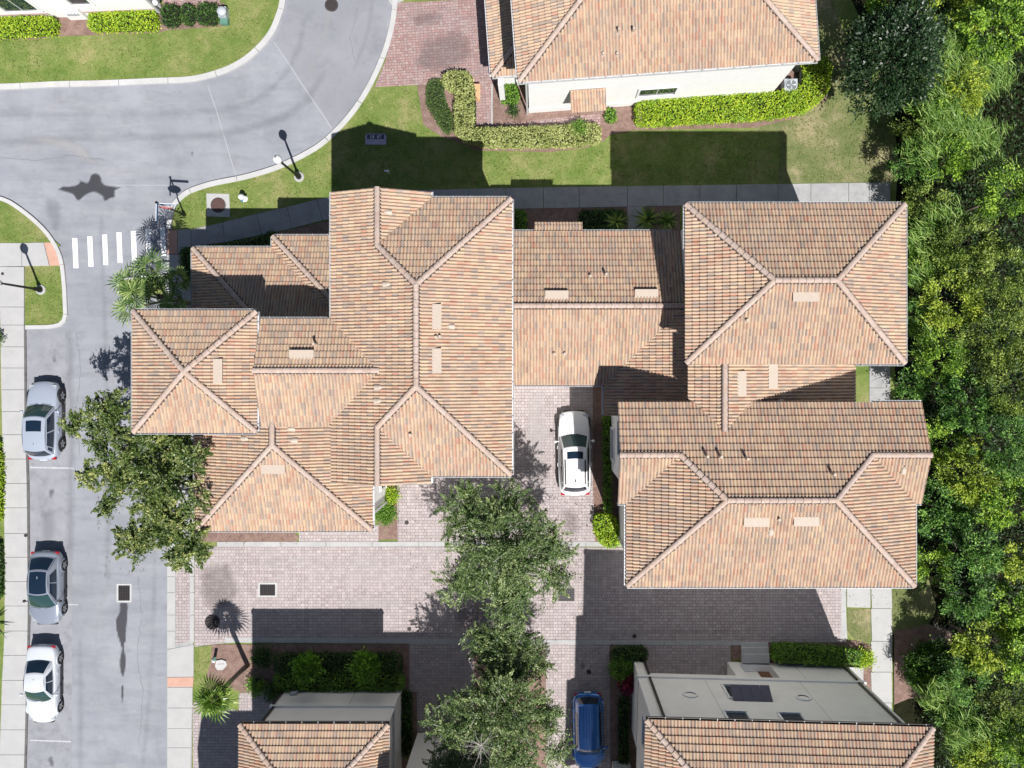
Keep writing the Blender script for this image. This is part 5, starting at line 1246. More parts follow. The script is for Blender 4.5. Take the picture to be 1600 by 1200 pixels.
# meter cover with raised number plate
r = empty('utility_cover', G(588, 219, .08), label='lavender grey oblong utility cover with white numbers in the shaded lawn', cat='utility cover'); c = G(588, 219, .08)
m = MB(); m.prism([(c.x + x, c.y + y) for x, y in ((-.60,-.30),(.60,-.30),(.62,.20),(.52,.33),(-.52,.33),(-.62,.20))], .05, .20); m.build('lid', M['lavender'], r)
MB().box((c.x-.5, c.y+.02, .2005), (c.x+.5, c.y+.28, .215)).build('nameplate', M['slate'], r)
text('L8  67', (c.x, c.y+.14, .2165), .26, M['white'], r)
r = empty('marker_post', G(609, 272, .08), label='short white T-shaped marker post in the shaded lawn', cat='marker post'); c = G(609, 272, .08)
MB().tube([c, c + Vector((-.02, 0, .75))], .04, 8).build('post', M['white'], r); MB().box((c.x-.16, c.y-.05, .80), (c.x+.12, c.y+.03, .88)).build('cap_bar', M['white'], r)
# bench box by the red path
r = empty('garden_bench', G(747, 149, .11), label='tan slatted bench on the red paver path beside the pale clipped hedge', cat='bench'); c = G(745, 148, .11)
for i in range(5): MB().box((c.x-.24+i*.097, c.y-.46, .50), (c.x-.24+i*.097+.09, c.y+.46, .54)).build('slat', M['tan_box'], r)
MB().box((c.x-.24, c.y-.45, .12), (c.x+.24, c.y-.38, .50)).build('leg', M['tan_box'], r); MB().box((c.x-.24, c.y+.38, .12), (c.x+.24, c.y+.45, .50)).build('leg', M['tan_box'], r)
# AC unit
r = empty('air_conditioner', G(1233, 137, .1), label='white air conditioner unit with a fan, tucked between wall and lime hedge', cat='air conditioner'); c = G(1229, 141, .1)
MB().box((c.x-.38, c.y-.38, .1), (c.x+.38, c.y+.38, .86)).build('cabinet', M['grey_plas'], r)
MB().lathe([(.36, .0), (.36, .05), (.30, .06), (.29, .0)], (c.x, c.y, .86), 20, cap=False).build('fan_guard', M['grey_plas'], r)
o = MB().lathe([(.27, 0), (.27, .012), (.2, .014)], (c.x, c.y, .91), 20).build('fan_well', M['soffit'], r)
for k in range(4):
    t = math.pi/2*k; v = Vector((math.cos(t), math.sin(t), 0)); q = Vector((-v.y, v.x, 0)); p = Vector((c.x, c.y, .928))
    mesh('fan_blade', [p + v*.05, p + v*.26 - q*.06, p + v*.27 + q*.07 + Vector((0,0,.03)), p + v*.05 + q*.03], [(0,1,2,3)], M['grey_plas'], r)
# top-left service cabinet and lamp ball
r = empty('service_cabinet', G(352, 24, .1), label='rounded grey-green service cabinet at the end of the dark shrubs, top of picture', cat='utility box'); c = G(353, 25, .1)
MB().box((c.x-.22, c.y-.30, .1), (c.x+.22, c.y+.30, .62)).build('cabinet', M['grey_plas'], r); MB().lathe([(.30, 0), (.27, .12), (.15, .2), (.02, .22)], (c.x, c.y, .62), 14).build('lid', M['grey_plas'], r, True)
MB().box((c.x-.2, c.y-.62, .1), (c.x+.25, c.y-.32, .40)).build('base_box', M['green_box'], r)
r = empty('garden_light', G(256, 16, .1), label='small white globe garden light at the corner of the white house', cat='garden light'); c = G(257, 18, .1)
MB().tube([c, c + Vector((0, 0, 1.0))], .03, 8).build('post', M['white'], r); MB().lathe([(.05, 0), (.15, .06), (.17, .16), (.12, .28), (.02, .32)], (c.x, c.y, 1.05), 14).build('globe', M['white'], r, True)
# pads and pedestals near the young palm
r = empty('utility_pad', G(347, 1037, .1), label='white speckled rounded utility pad in the mulch above the young palm', cat='utility pad'); c = G(347, 1037, .1)
MB().prism([(c.x + x_, c.y + y_) for x_, y_ in ((-.34,-.1),(-.2,-.32),(.12,-.3),(.36,-.02),(.3,.2),(.05,.3),(-.28,.24)) for t in (0,)], .05, .20).build('pad', M['kerb'], r)
for i in range(5): MB().lathe([(.022, 0), (.022, .008)], (c.x-.17+i*.085, c.y+.04+.005*i, .201), 8).build('hole', M['black'], r)
r = empty('pedestal', G(343, 1026, .1), label='green utility pedestal with a white cap lying beside the white pad', cat='utility pedestal'); c = G(339, 1026, .1)
MB().tube([(c.x-.10, c.y-.14, .15), (c.x+.16, c.y+.14, .72)], .085, 10).build('body', M['green_box'], r)
MB().lathe([(.02, .0), (.11, .01), (.11, .04), (.03, .06)], (c.x-.14, c.y-.2, .16), 12).build('cap', M['grey_plas'], r)

# ------------------------------------------------------------------ hedges and shrubs
def hedge(label, outline, z, mat, dens=420, leaf=.11, name='hedge', cat='hedge', group=None, seed=0, base=.1):
    """clipped hedge: leaves packed on the top and sides of an outlined volume, with a dark twiggy core inside"""
    r = np.random.default_rng(seed + 5); pts = [(p.x, p.y) for p in Gp(outline)]
    xs_, ys_ = [p[0] for p in pts], [p[1] for p in pts]; cx, cy = sum(xs_)/len(xs_), sum(ys_)/len(ys_)
    root = empty(name, (cx, cy, base), label=label, cat=cat, group=group)
    area = (max(xs_)-min(xs_))*(max(ys_)-min(ys_)); n = int(area*dens)
    X = r.uniform(min(xs_), max(xs_), n); Y = r.uniform(min(ys_), max(ys_), n)
    keep = np.array([inpoly(x, y, pts) for x, y in zip(X, Y)]); X, Y = X[keep], Y[keep]
    if len(X) == 0: return root
    seg = []; 
    for i in range(len(pts)):
        a, b = np.array(pts[i]), np.array(pts[(i+1) % len(pts)]); seg.append((a, b))
    dist = np.full(len(X), 9.0)
    for a, b in seg:
        ab = b-a; t = np.clip(((X-a[0])*ab[0] + (Y-a[1])*ab[1])/(ab@ab+1e-9), 0, 1)
        dist = np.minimum(dist, np.hypot(X-a[0]-t*ab[0], Y-a[1]-t*ab[1]))
    edge = np.clip(dist/.22, 0, 1); Z = z*(.80 + .20*np.sqrt(edge)) + .07*np.sin(X*2.3+Y*1.7)*np.cos(Y*2.9) + r.normal(0, .035, len(X))
    low = r.uniform(0, 1, len(X)) < .18; Z = np.where(low, Z - r.uniform(0, .25, len(X)), Z)
    P = [np.stack([X + r.normal(0, .03, len(X)), Y + r.normal(0, .03, len(X)), Z], 1)]
    for a, b in seg:
        ln = np.hypot(*(b-a)); m = int(ln*z*dens*.45); t = r.uniform(0, 1, m); nn = np.array([b[1]-a[1], a[0]-b[0]])/(ln+1e-9)
        P.append(np.concatenate([a + (b-a)*t[:, None] + r.normal(0, .05, (m, 1))*nn, r.uniform(base, z*.95, (m, 1))], 1))
    P = np.concatenate(P); sh = r.uniform(.15, .95, len(P)) + .12*np.sin(P[:, 0]*3.1)*np.sin(P[:, 1]*2.7)
    link_mesh('foliage', leaves_mesh('foliage', P, None, leaf, .6, sh, .5), root, L[mat])
    c2 = [(cx + (x-cx)*.9, cy + (y-cy)*.9) for x, y in pts]
    ins = [(x + (cx-x)*.08, y + (cy-y)*.08) for x, y in pts]
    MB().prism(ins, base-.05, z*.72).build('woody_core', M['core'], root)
    return root
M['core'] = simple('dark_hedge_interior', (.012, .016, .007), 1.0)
def rect(x0, y0, x1, y1, r=5): return [(x0+r, y0), (x1-r, y0), (x1, y0+r), (x1, y1-r), (x1-r, y1), (x0+r, y1), (x0, y1-r), (x0, y0+r)]
hedge('long lime hedge under the white wall, cut off by the picture edge', [(-40, 36), (92, 34), (96, 40), (95, 56), (88, 58), (40, 61), (-40, 64)], .85, 'lime', seed=1)
hedge('bright lime block hedge under the white wall beside the meters', [(150, 29), (246, 24), (251, 30), (251, 48), (244, 51), (152, 53), (147, 46)], .85, 'lime', seed=2)
for i, (o_, lb) in enumerate([(rect(259, 14, 285, 45), 'dark square shrub nearest the white house corner'), (rect(290, 13, 308, 43), 'narrow dark shrub in the middle of three by the road bend'), (rect(313, 12, 345, 42), 'wide dark shrub beside the service cabinet')]):
    hedge(lb, o_, .7, 'hedge', name='shrub', cat='shrub', group='dark shrubs by the road bend', seed=3+i, dens=300)
hedge('pale variegated L-shaped hedge winding round the bench and red path', [(694, 126), (700, 119), (728, 118), (737, 126), (741, 145), (742, 190), (741, 206), (800, 205), (890, 202), (932, 200), (937, 208), (935, 226), (900, 231), (820, 233), (760, 232), (728, 225), (714, 212), (712, 170), (716, 152), (706, 146), (696, 138)], .85, 'pale', dens=520, seed=7)
hedge('low dark green kidney-shaped hedge beside the pale hedge', spline([(668, 140), (674, 128), (686, 126), (694, 134), (694, 152), (700, 168), (707, 184), (707, 206), (700, 211), (690, 202), (678, 182), (668, 165), (668, 140)], 3)[:-1], .38, 'mid2', dens=800, leaf=.07, seed=8)
hedge('thick lime green hedge curving round the air conditioner', [(991, 170), (1000, 165), (1090, 158), (1190, 152), (1232, 148), (1248, 138), (1250, 116), (1240, 104), (1284, 96), (1292, 110), (1290, 140), (1276, 162), (1250, 180), (1200, 189), (1100, 195), (1010, 200), (993, 198)], .95, 'lime', dens=450, seed=9)
hedge('square lime shrub in the mulch between the red path and the wall', rect(783, 138, 810, 165), .7, 'mid', name='shrub', cat='shrub', seed=10)
hedge('small green shrub next to the awning door', rect(946, 175, 961, 193, 3), .6, 'mid', name='shrub', cat='shrub', seed=11)
hedge('bright lime shrub at the foot of the white SUV driveway', [(929, 803), (950, 800), (960, 808), (966, 830), (965, 848), (950, 851), (938, 845), (932, 835), (928, 820)], .95, 'lime', name='shrub', cat='shrub', seed=12)
hedge('thin dark green hedge line along the white SUV driveway', [(942, 650), (951, 650), (954, 800), (944, 800)], .7, 'mid', dens=300, seed=13)
hedge('dark rear hedge row behind the citrus trees', rect(433, 1018, 629, 1045), .75, 'hedge', dens=300, seed=14)
hedge('front hedge row against the grey-cream wall, between the citrus trees', rect(433, 1047, 632, 1073), .8, 'mid', dens=330, seed=15)
hedge('narrow dark hedge down the east side of the grey-cream townhouse', rect(630, 1075, 644, 1180), .5, 'hedge', dens=250, seed=16)
hedge('long green hedge in front of the three storey cream townhouse', [(1203, 1004), (1212, 1002), (1290, 1006), (1334, 1012), (1337, 1018), (1334, 1030), (1300, 1032), (1212, 1027), (1202, 1022)], .95, 'mid', dens=400, seed=17)
hedge('low dark hedge at the corner between two south driveways', rect(956, 1008, 1010, 1030), .6, 'hedge', dens=300, seed=18)
hedge('low dark hedge strip down the side of the three storey townhouse', rect(967, 1085, 981, 1260), .5, 'hedge', dens=260, seed=19)
hedge('dark hedge at the foot of the west townhouse corner near the crosswalk', rect(292, 390, 306, 440), 1.1, 'hedge', dens=300, seed=20)
hedge('dark shaded hedge along the walk by the west townhouse', [(322, 388), (352, 384), (400, 378), (430, 364), (436, 386), (400, 402), (340, 410), (322, 404)], .8, 'hedge', dens=300, seed=21)
hedge('shaded square shrub at the end of the link wing', rect(800, 333, 821, 364, 3), .9, 'mid', name='shrub', cat='shrub', seed=22)
hedge('shaded green hedge between the walk and the link wing', rect(905, 330, 975, 366), .45, 'hedge', dens=300, seed=23)
hedge('green shrub strip in the gap of the east townhouse', rect(1268, 572, 1292, 640, 4), 1.2, 'mid', name='shrub', cat='shrub', seed=24)
def shrub(label, gx, gy, r, h, mat, n=1800, leaf=.12, group=None, seed=0, clump=.16, name='shrub', cat='shrub', shell=.8):
    root = empty(name, G(gx, gy, .1), label=label, cat=cat, group=group); c = G(gx, gy, .1)
    foliage('foliage', [(c.x, c.y, .1 + h*.5, r, h*.5)], n, leaf, L[mat], root, clump=clump, nclump=max(20, n//25), shell=shell, seed=seed)
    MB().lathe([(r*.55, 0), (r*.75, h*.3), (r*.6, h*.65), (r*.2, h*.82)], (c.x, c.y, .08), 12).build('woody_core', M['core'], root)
    return root
shrub('round clipped green shrub in the mulch beside the gable wall', 604, 800, .50, .85, 'mid', 2600, .09, seed=31)
shrub('small yellow-green shrub just under the gable end', 612, 774, .35, .7, 'lime', 1100, .10, seed=32)
shrub('dark green shrub growing out of the pale variegated hedge', 905, 208, .36, .95, 'mid', 1400, .09, seed=33)
shrub('small bright shrub at the end of the long green hedge', 1346, 1025, .38, .6, 'lime', 1300, .10, seed=34)
shrub('lime shrub beside the cream townhouse corner', 970, 1042, .62, .75, 'mid', 1800, .10, seed=35)
shrub('dark low shrub in the shade at the corner of the mulch bed', 415, 1024, .50, .6, 'hedge', 900, .12, seed=36)
shrub('yellow-green low shrub by the paver landing', 405, 1066, .45, .6, 'mid', 900, .11, seed=37)
shrub('dark shrub against the corner of the grey-cream townhouse', 432, 1076, .45, .8, 'hedge', 900, .11, seed=38)
shrub('red-leaved cordyline by the cream townhouse corner', 982, 1062, .40, .8, 'red', 500, .25, seed=39)
shrub('tiny dark shrub in the mulch below the square lime shrub', 803, 176, .22, .4, 'hedge', 400, .09, seed=40)
big = shrub('large round glossy green shrub beside the concrete walk and woods', 1441, 1032, 1.45, 2.6, 'mid3', 15000, .12, seed=41, clump=.14, shell=.88)
# ------------------------------------------------------------------ trees
def spray_tree(name, label, base, blobs, nspray, per, leaf, mat, r0, group=None, seed=0, length=1.1, spread=.20, twigs=True, cat='tree', aspect=.5, fill=.35):
    """crown of outward-pointing leafy sprays, so the rim is feathery and sky or ground shows between them"""
    r = np.random.default_rng(seed); root = empty(name, base, label=label, cat=cat, group=group)
    B = np.array(blobs, float); vol = B[:, 3]**2*B[:, 4]; bi = r.choice(len(B), nspray, p=vol/vol.sum())
    d = r.normal(size=(nspray, 3)); d[:, 2] = np.abs(d[:, 2])*.9 - .25; d /= np.linalg.norm(d, axis=1)[:, None]
    rad = np.where(r.uniform(0, 1, nspray) < fill, r.uniform(.35, .8, nspray), r.uniform(.8, 1.08, nspray))
    tip = B[bi, :3] + d*rad[:, None]*np.stack([B[bi, 3], B[bi, 3], B[bi, 4]], 1)
    dd = d + r.normal(size=(nspray, 3))*.35; dd[:, 2] *= .45; dd /= np.linalg.norm(dd, axis=1)[:, None]
    ln = length*r.uniform(.6, 1.3, nspray); t = r.uniform(0, 1, (nspray, per))
    P = tip[:, None, :] - dd[:, None, :]*((1-t)*ln[:, None])[:, :, None] + r.normal(size=(nspray, per, 3))*(spread*(1.15-t))[:, :, None]*np.array([1, 1, .6])
    P[:, :, 2] -= .15*t*ln[:, None]*.5
    sh = (r.uniform(.15, .8, (nspray, per)) + r.normal(0, .13, (nspray, 1)) + .12*t)
    me = leaves_mesh('crown', P.reshape(-1, 3), np.repeat(dd, per, 0), leaf, aspect, sh.reshape(-1), .5)
    link_mesh('crown', me, root, L[mat])
    idx = r.choice(nspray, 14, replace=False)
    limbs(base, [tuple(B[k % len(B), :3]*.5 + tip[i]*.5) for k, i in enumerate(idx)], r0, M['bark'], root, seed=seed)
    if twigs:
        mb = MB()
        for i in r.choice(nspray, min(nspray, 70), replace=False):
            a = tip[i] - dd[i]*ln[i]; mb.tube([a - dd[i]*.3, a, tip[i]*.8 + a*.2], .018, 4, .006, cap=False)
        mb.build('twigs', M['palebark'], root, kind='stuff')
    return root
def B_(px, py, z, r, rz): p = unp(px, py, z); return (p.x, p.y, z, r, rz)
spray_tree('oak_tree', 'spreading oak over the road beside the west townhouse, gappy crown', G(300, 735, .08),
    [B_(235, 700, 6.0, 2.0, 1.3), B_(172, 645, 5.6, 1.5, .9), B_(185, 735, 5.6, 1.7, 1.1), B_(290, 705, 6.4, 1.3, .9), B_(240, 780, 5.6, 1.5, 1.0), B_(205, 850, 5.0, 1.35, .9), B_(290, 855, 5.0, 1.5, .9), B_(122, 662, 5.4, .9, .6), B_(160, 690, 5.6, 1.1, .7), B_(165, 790, 5.2, .9, .7), B_(140, 740, 5.3, .9, .6), B_(250, 815, 4.8, 1.4, .8), B_(305, 755, 6.0, .9, .8), B_(245, 745, 6.4, 1.6, 1.0), B_(265, 820, 5.4, 1.3, .9), B_(296, 715, 8.3, 1.1, .7), B_(300, 780, 8.2, 1.1, .7), B_(300, 850, 7.6, 1.2, .8), B_(255, 760, 7.6, 1.2, .8)],
    600, 100, .14, 'oak', .17, 'street oaks', 3, .9, .14)
spray_tree('live_oak', 'big feathery live oak in front of the driveway, upper of the two central oaks', G(792, 826, .1),
    [B_(785, 860, 6.6, 2.8, 1.5), B_(730, 805, 6.0, 1.8, 1.1), B_(850, 845, 6.0, 1.7, 1.0), B_(720, 910, 6.0, 1.6, 1.0), B_(800, 935, 6.0, 1.8, 1.1), B_(795, 785, 6.0, 1.5, 1.0), B_(866, 905, 5.6, 1.2, .8), B_(872, 860, 6.0, 1.2, .8)],
    600, 120, .115, 'olive', .20, 'street oaks', 5, 1.25, .12, aspect=.36)
spray_tree('live_oak', 'darker live oak squeezed between the two larger central oaks', G(796, 985, .1),
    [B_(795, 1010, 5.0, 1.9, 1.1), B_(755, 1005, 4.6, 1.3, .8), B_(830, 1030, 4.8, 1.4, .8), B_(790, 1055, 5.0, 1.5, .8)],
    300, 100, .115, 'olive', .14, 'street oaks', 6, 1.1, .12, aspect=.36)
spray_tree('live_oak', 'large live oak over the south driveway with bare pale twigs, cut by the bottom edge', G(790, 1050, .1),
    [B_(790, 1120, 6.4, 2.6, 1.4), B_(712, 1135, 6.0, 1.9, 1.1), B_(855, 1120, 6.0, 1.4, 1.0), B_(710, 1195, 5.8, 1.6, 1.0), B_(790, 1200, 6.2, 1.9, 1.2), B_(770, 1065, 5.6, 1.3, .9), B_(870, 1180, 5.6, 1.1, .8)],
    540, 120, .115, 'olive', .20, 'street oaks', 9, 1.3, .12, aspect=.36)
# a bare twig burst on the lower oak
mb = MB(); c0 = unp(752, 1165, 7.3)
for i in range(26):
    a = rnd.uniform(0, 2*math.pi); e = c0 + Vector((math.cos(a)*rnd.uniform(.4, 1.1), math.sin(a)*rnd.uniform(.4, 1.1), rnd.uniform(-.1, .5)))
    mb.tube([c0, c0.lerp(e, .5) + Vector((rnd.uniform(-.1,.1), rnd.uniform(-.1,.1), .06)), e], .014, 4, .005, cap=False)
o = mb.build('bare_twigs', M['palebark'], bpy.data.objects['live_oak.002'], kind='stuff')
for lb, px, sd in (('bushy bright green citrus tree nearer the young palm', 482, 51), ('bushy bright green citrus tree nearer the south driveway', 571, 52)):
    c = unp(px, 1041, 1.6); root = empty('citrus_tree', (c.x, c.y, .1), label=lb, cat='tree', group='citrus trees above the hedge')
    foliage('crown', [(c.x, c.y, 1.8, .68, .6)], 1700, .17, L['citrus'], root, clump=.16, nclump=60, shell=.75, seed=sd)
    limbs((c.x, c.y, .1), [(c.x+.3*math.cos(k*1.6), c.y+.3*math.sin(k*1.6), 1.7) for k in range(4)], .05, M['bark'], root, seed=sd)
root = empty('magnolia_tree', G(1310, 130, .09), label='dark glossy magnolia beside the white walled townhouse, at the wood edge', cat='tree')
foliage('crown', [B_(1395, 95, 5.5, 2.3, 1.9), B_(1370, 135, 4.0, 1.6, 1.3), B_(1420, 50, 5.0, 1.7, 1.4), B_(1350, 60, 4.5, .9, .9)], 15000, .17, L['gloss'], root, clump=.22, nclump=420, shell=.75, seed=61, aspect=.5)
b0 = G(1300, 145, .09); limbs(b0 + Vector((1.2, .2, 0)), [unp(1395, 90, 5.5), unp(1370, 130, 4.5), unp(1420, 60, 5), unp(1350, 70, 4.4)], .16, M['bark'], root, seed=4)

# palms -----------------------------------------------------------------------
def fan_frond(c, az, el, stalk, rad, mat_mb, st_mb, nseg=17):
    """costapalmate leaf: a stalk, then narrow pleated segments that fan out and droop at the tips"""
    h = Vector((math.cos(az), math.sin(az), 0)); d = (h*math.cos(el) + Vector((0, 0, math.sin(el)))).normalized()
    hub = c + d*stalk; st_mb.tube([c, c + d*stalk*.5 + Vector((0, 0, .04)), hub], .022, 5, .012)
    s = d.cross(Vector((0, 0, 1))).normalized(); n = s.cross(d)
    for i in range(nseg):
        a = (i/(nseg-1) - .5)*math.radians(230); v = (d*math.cos(a) + s*math.sin(a)).normalized(); q = n.cross(v).normalized()
        L_ = rad*(.72 + .28*math.cos(a))*rnd.uniform(.9, 1.08); w0 = .042
        m = hub + v*L_*.6 + n*.02; e = hub + v*L_ - Vector((0, 0, L_*rnd.uniform(.12, .38)))
        mat_mb.add([hub, m - q*w0 + n*.012, m + q*w0 + n*.012, e], [(0, 1, 2), (1, 3, 2)])
def palm(label, base, crown, nf, stalk, rad, mat, r0, cat='palm tree', name='fan_palm', bend=.3, group=None):
    root = empty(name, base, label=label, cat=cat, group=group); base, crown = Vector(base), Vector(crown)
    MB().tube([base - Vector((0,0,.2)), base.lerp(crown, .3) + Vector((-bend*.3, 0, 0)), base.lerp(crown, .65) + Vector((-bend*.2, 0, .1)), crown], r0*1.15, 10, r0*.85).build('trunk', M['bark'], root, True)
    for i in range(nf):
        lf, st = MB(), MB(); az = i*2.399 + rnd.uniform(-.5, .5); el = math.radians(75 - 88*(i/nf) + rnd.uniform(-14, 14))
        fan_frond(crown, az, el, stalk*rnd.uniform(.8, 1.15), rad*rnd.uniform(.62, 1.15), lf, st)
        o = lf.build('frond', L[mat], root); a_ = o.data.attributes.new('shade', 'FLOAT', 'FACE')
        sh = rnd.uniform(.2, .6); a_.data.foreach_set('value', [min(1, max(0, sh + rnd.uniform(-.2, .4))) for _ in o.data.polygons])
        st.build('stalk', L[mat], o)
    return root
# the leaning clump by the crosswalk has several heads
cp = [(248, 462, 5.8, 7, 'tall fan palm leaning over the road beside the crosswalk')]
for px, py, z, nf, lb in cp:
    palm(lb, G(318, 479, .08), unp(px, py, z), nf, .55, 1.0, 'palm', .13)
root = bpy.data.objects['fan_palm']
for px, py, z, nf, rad in ((203, 440, 5.6, 6, .95), (236, 418, 5.3, 6, .95), (278, 436, 4.6, 6, .62), (205, 482, 5.0, 5, .9), (272, 470, 4.8, 6, .6), (215, 460, 5.9, 5, 1.0)):
    c1 = unp(px, py, z); st = MB(); st.tube([unp(262, 470, 4.9), unp((262+px)/2, (468+py)/2, (4.9+z)/2), c1], .06, 7, .05); st.build('side_stem', M['bark'], root)
    for i in range(nf):
        lf, s2 = MB(), MB(); fan_frond(c1, i*2.399, math.radians(70 - 85*(i/nf)), .35, rad*rnd.uniform(.85, 1.1), lf, s2, 15)
        o = lf.build('frond', L['palm'], root); a_ = o.data.attributes.new('shade', 'FLOAT', 'FACE'); sh = rnd.uniform(.2, .6)
        a_.data.foreach_set('value', [min(1, max(0, sh + rnd.uniform(-.2, .4))) for _ in o.data.polygons]); s2.build('stalk', L['palm'], o)
palm('young fan palm with a full bright crown beside the pavement and paver landing', G(388, 1038, .1), unp(336, 1089, 4.8), 19, .42, .92, 'cycad', .13, name='fan_palm', bend=.1)
def cycad(label, gx, gy, n, rad, mat, z=.4, group='spiky plants in the shade of the link wing'):
    root = empty('sago_plant', G(gx, gy, .1), label=label, cat='plant', group=group); c = G(gx, gy, z)
    MB().lathe([(.10, 0), (.09, z*.7), (.04, z)], (c.x, c.y, .08), 8).build('stem', M['bark'], root)
    for i in range(n):
        az = i*2.399; el = math.radians(65 - 60*i/n); mb = MB(); v = Vector((math.cos(az), math.sin(az), 0)); s = Vector((-v.y, v.x, 0)); pr = c.copy()
        pts = [c + v*rad*t*math.cos(el) + Vector((0, 0, rad*t*math.sin(el) - .35*rad*t*t)) for t in (0, .3, .6, 1)]
        for k, wd in ((0, .05), (1, .06), (2, .045)):
            w1 = (.06, .045, .005)[k]; mb.add([pts[k]-s*wd, pts[k]+s*wd, pts[k+1]+s*w1, pts[k+1]-s*w1], [(0,1,2,3)])
        o = mb.build('frond', L[mat], root); a_ = o.data.attributes.new('shade', 'FLOAT', 'FACE'); sh = rnd.random(); a_.data.foreach_set('value', [sh]*3)
cycad('spiky plant left of the short walk beside the link wing', 962, 349, 34, 1.0, 'cycad')
cycad('spiky plant right of the short walk, next to the walk edge', 1010, 345, 34, 1.0, 'cycad')
cycad('spiky plant farther right, nearest the tall east townhouse', 1040, 347, 30, .9, 'cycad')
cycad('spiky palm leaf clump poking over the pavement edge', -6, 985, 26, 1.4, 'cycad', .8, None)
# hedge and planting along the far side of the pavement
hedge('yellow-green hedge along the outer edge of the pavement', [(-40, 700), (6, 690), (9, 720), (10, 760), (7, 812), (-40, 812)], .7, 'lime', seed=71)
hedge('dark green hedge low on the outer edge of the pavement', [(-40, 845), (7, 845), (9, 880), (8, 930), (-40, 960)], .5, 'hedge', seed=72)
shrub('small dark shrub at the outer pavement edge above the hedge', -2, 530, .35, .6, 'hedge', 600, .1, seed=73)

# ------------------------------------------------------------------ the wood along the east side
special = {33: 'level with the big round shrub', 31: 'just north of the big round shrub', 34: 'south of the big round shrub', 6: 'just below the dark magnolia', 8: 'behind the tall grass', 14: 'level with the highest hipped roof'}
r_ = random.Random(21)
wood = [ # (px, py, height of crown middle, radius, half height, foliage, n)
 (1395, 15, 3.2, 1.5, 1.2, 'wood1', 0), (1480, 20, 4.0, 2.0, 1.5, 'yellow', 1), (1560, 40, 5.0, 2.0, 1.6, 'wood1', 2), (1500, 130, 3.8, 1.5, 1.3, 'yellow', 3),
 (1440, 200, 3.0, 1.4, 1.2, 'wood2', 5), (1465, 165, 3.5, 1.2, 1.0, 'wood1', 6), (1430, 255, 2.6, 1.2, 1.0, 'wood3', 7), (1480, 245, 3.4, 1.4, 1.2, 'wood1', 8),
 (1585, 300, 5.2, 1.5, 1.2, 'wood1', 10), (1445, 320, 3.0, 1.3, 1.1, 'wood2', 12), (1500, 385, 4.4, 1.9, 1.5, 'wood2', 13), (1450, 405, 3.2, 1.4, 1.1, 'wood1', 14),
 (1560, 430, 4.6, 1.8, 1.4, 'wood2', 15), (1490, 470, 4.2, 1.7, 1.3, 'yellow', 16), (1435, 490, 2.8, 1.0, .9, 'wood3', 17), (1555, 520, 4.6, 1.9, 1.5, 'wood2', 18), (1470, 560, 3.2, 1.4, 1.1, 'wood1', 19), (1585, 600, 5.0, 1.7, 1.4, 'wood2', 20),
 (1510, 630, 4.2, 1.8, 1.4, 'wood3', 21), (1470, 690, 3.2, 1.3, 1.0, 'wood1', 22), (1570, 690, 4.8, 1.7, 1.3, 'wood3', 23), (1520, 740, 4.0, 1.5, 1.2, 'yellow', 24), (1480, 800, 3.4, 1.6, 1.3, 'wood3', 25), (1575, 780, 4.8, 1.5, 1.3, 'wood1', 26),
 (1530, 860, 4.0, 1.5, 1.2, 'wood3', 27), (1590, 870, 4.6, 1.3, 1.1, 'yellow', 28), (1455, 880, 2.8, 1.1, .9, 'wood1', 29), (1510, 930, 3.6, 1.5, 1.2, 'wood3', 30), (1580, 950, 4.4, 1.5, 1.2, 'wood1', 31), (1540, 1010, 4.0, 1.5, 1.2, 'yellow', 32),
 (1600, 1030, 4.6, 1.4, 1.2, 'wood1', 33), (1510, 1060, 3.4, 1.4, 1.1, 'wood3', 34), (1570, 1100, 4.2, 1.5, 1.2, 'wood2', 35), (1505, 1130, 3.2, 1.4, 1.1, 'wood3', 36), (1590, 1170, 4.4, 1.5, 1.2, 'wood1', 37), (1540, 1180, 3.6, 1.6, 1.3, 'yellow', 38),
 (1430, 760, 2.0, .9, .8, 'wood3', 41), (1425, 600, 2.0, .9, .8, 'wood3', 42)]
desc = {'wood1': 'bright green', 'wood2': 'olive green', 'wood3': 'deep green', 'yellow': 'yellow-green'}
def near(py, px):
    rows = [(130, 'beside the dark magnolia'), (300, 'east of the dry lawn'), (420, 'beside the tall hipped roof corner'), (600, 'east of the highest hipped roof'), (760, 'beside the east gable end'), (930, 'beside the lower hipped roof corner'), (1100, 'near the big round shrub'), (1300, 'by the louvred-awning townhouse roof')]
    for y, s in rows:
        if py < y: return s
for px, py, z, rr, rz, mt, i in wood:
    rr *= r_.uniform(.82, 1.0); z += r_.uniform(-.5, .6)
    c = unp(px, py, z); col = 'inner' if px > 1555 else ('middle' if px > 1488 else 'edge')
    sz = 'small' if rr < 1.25 else ('mid-sized' if rr < 1.55 else 'broad')
    root = empty('woodland_tree', (c.x, c.y, .09), label=f"{sz} {desc[mt]} {'tree deep in' if col=='inner' else ('bushy tree within' if col=='middle' else 'tree at the edge of')} the wood, {special.get(i) or near(py, px)}", cat='tree', group='trees of the east wood')
    n = int(2300*rr*rr); bl = [(c.x, c.y, z, rr, rz)]
    for k in range(4):
        a = r_.uniform(0, 6.28); bl.append((c.x + math.cos(a)*rr*.75, c.y + math.sin(a)*rr*.75, z - r_.uniform(.1, .7), rr*r_.uniform(.35, .6), rz*.6))
    lf = {'wood1': .16, 'wood2': .12, 'wood3': .14, 'yellow': .15}[mt]
    foliage('crown', bl, n, lf, L[mt], root, clump=.17, nclump=max(24, n//85), shell=.62, seed=100+i, aspect=r_.uniform(.3, .55))
    limbs((c.x, c.y, .05), [(b[0], b[1], b[2]-.1) for b in bl], .09, M['bark'], root, seed=i)
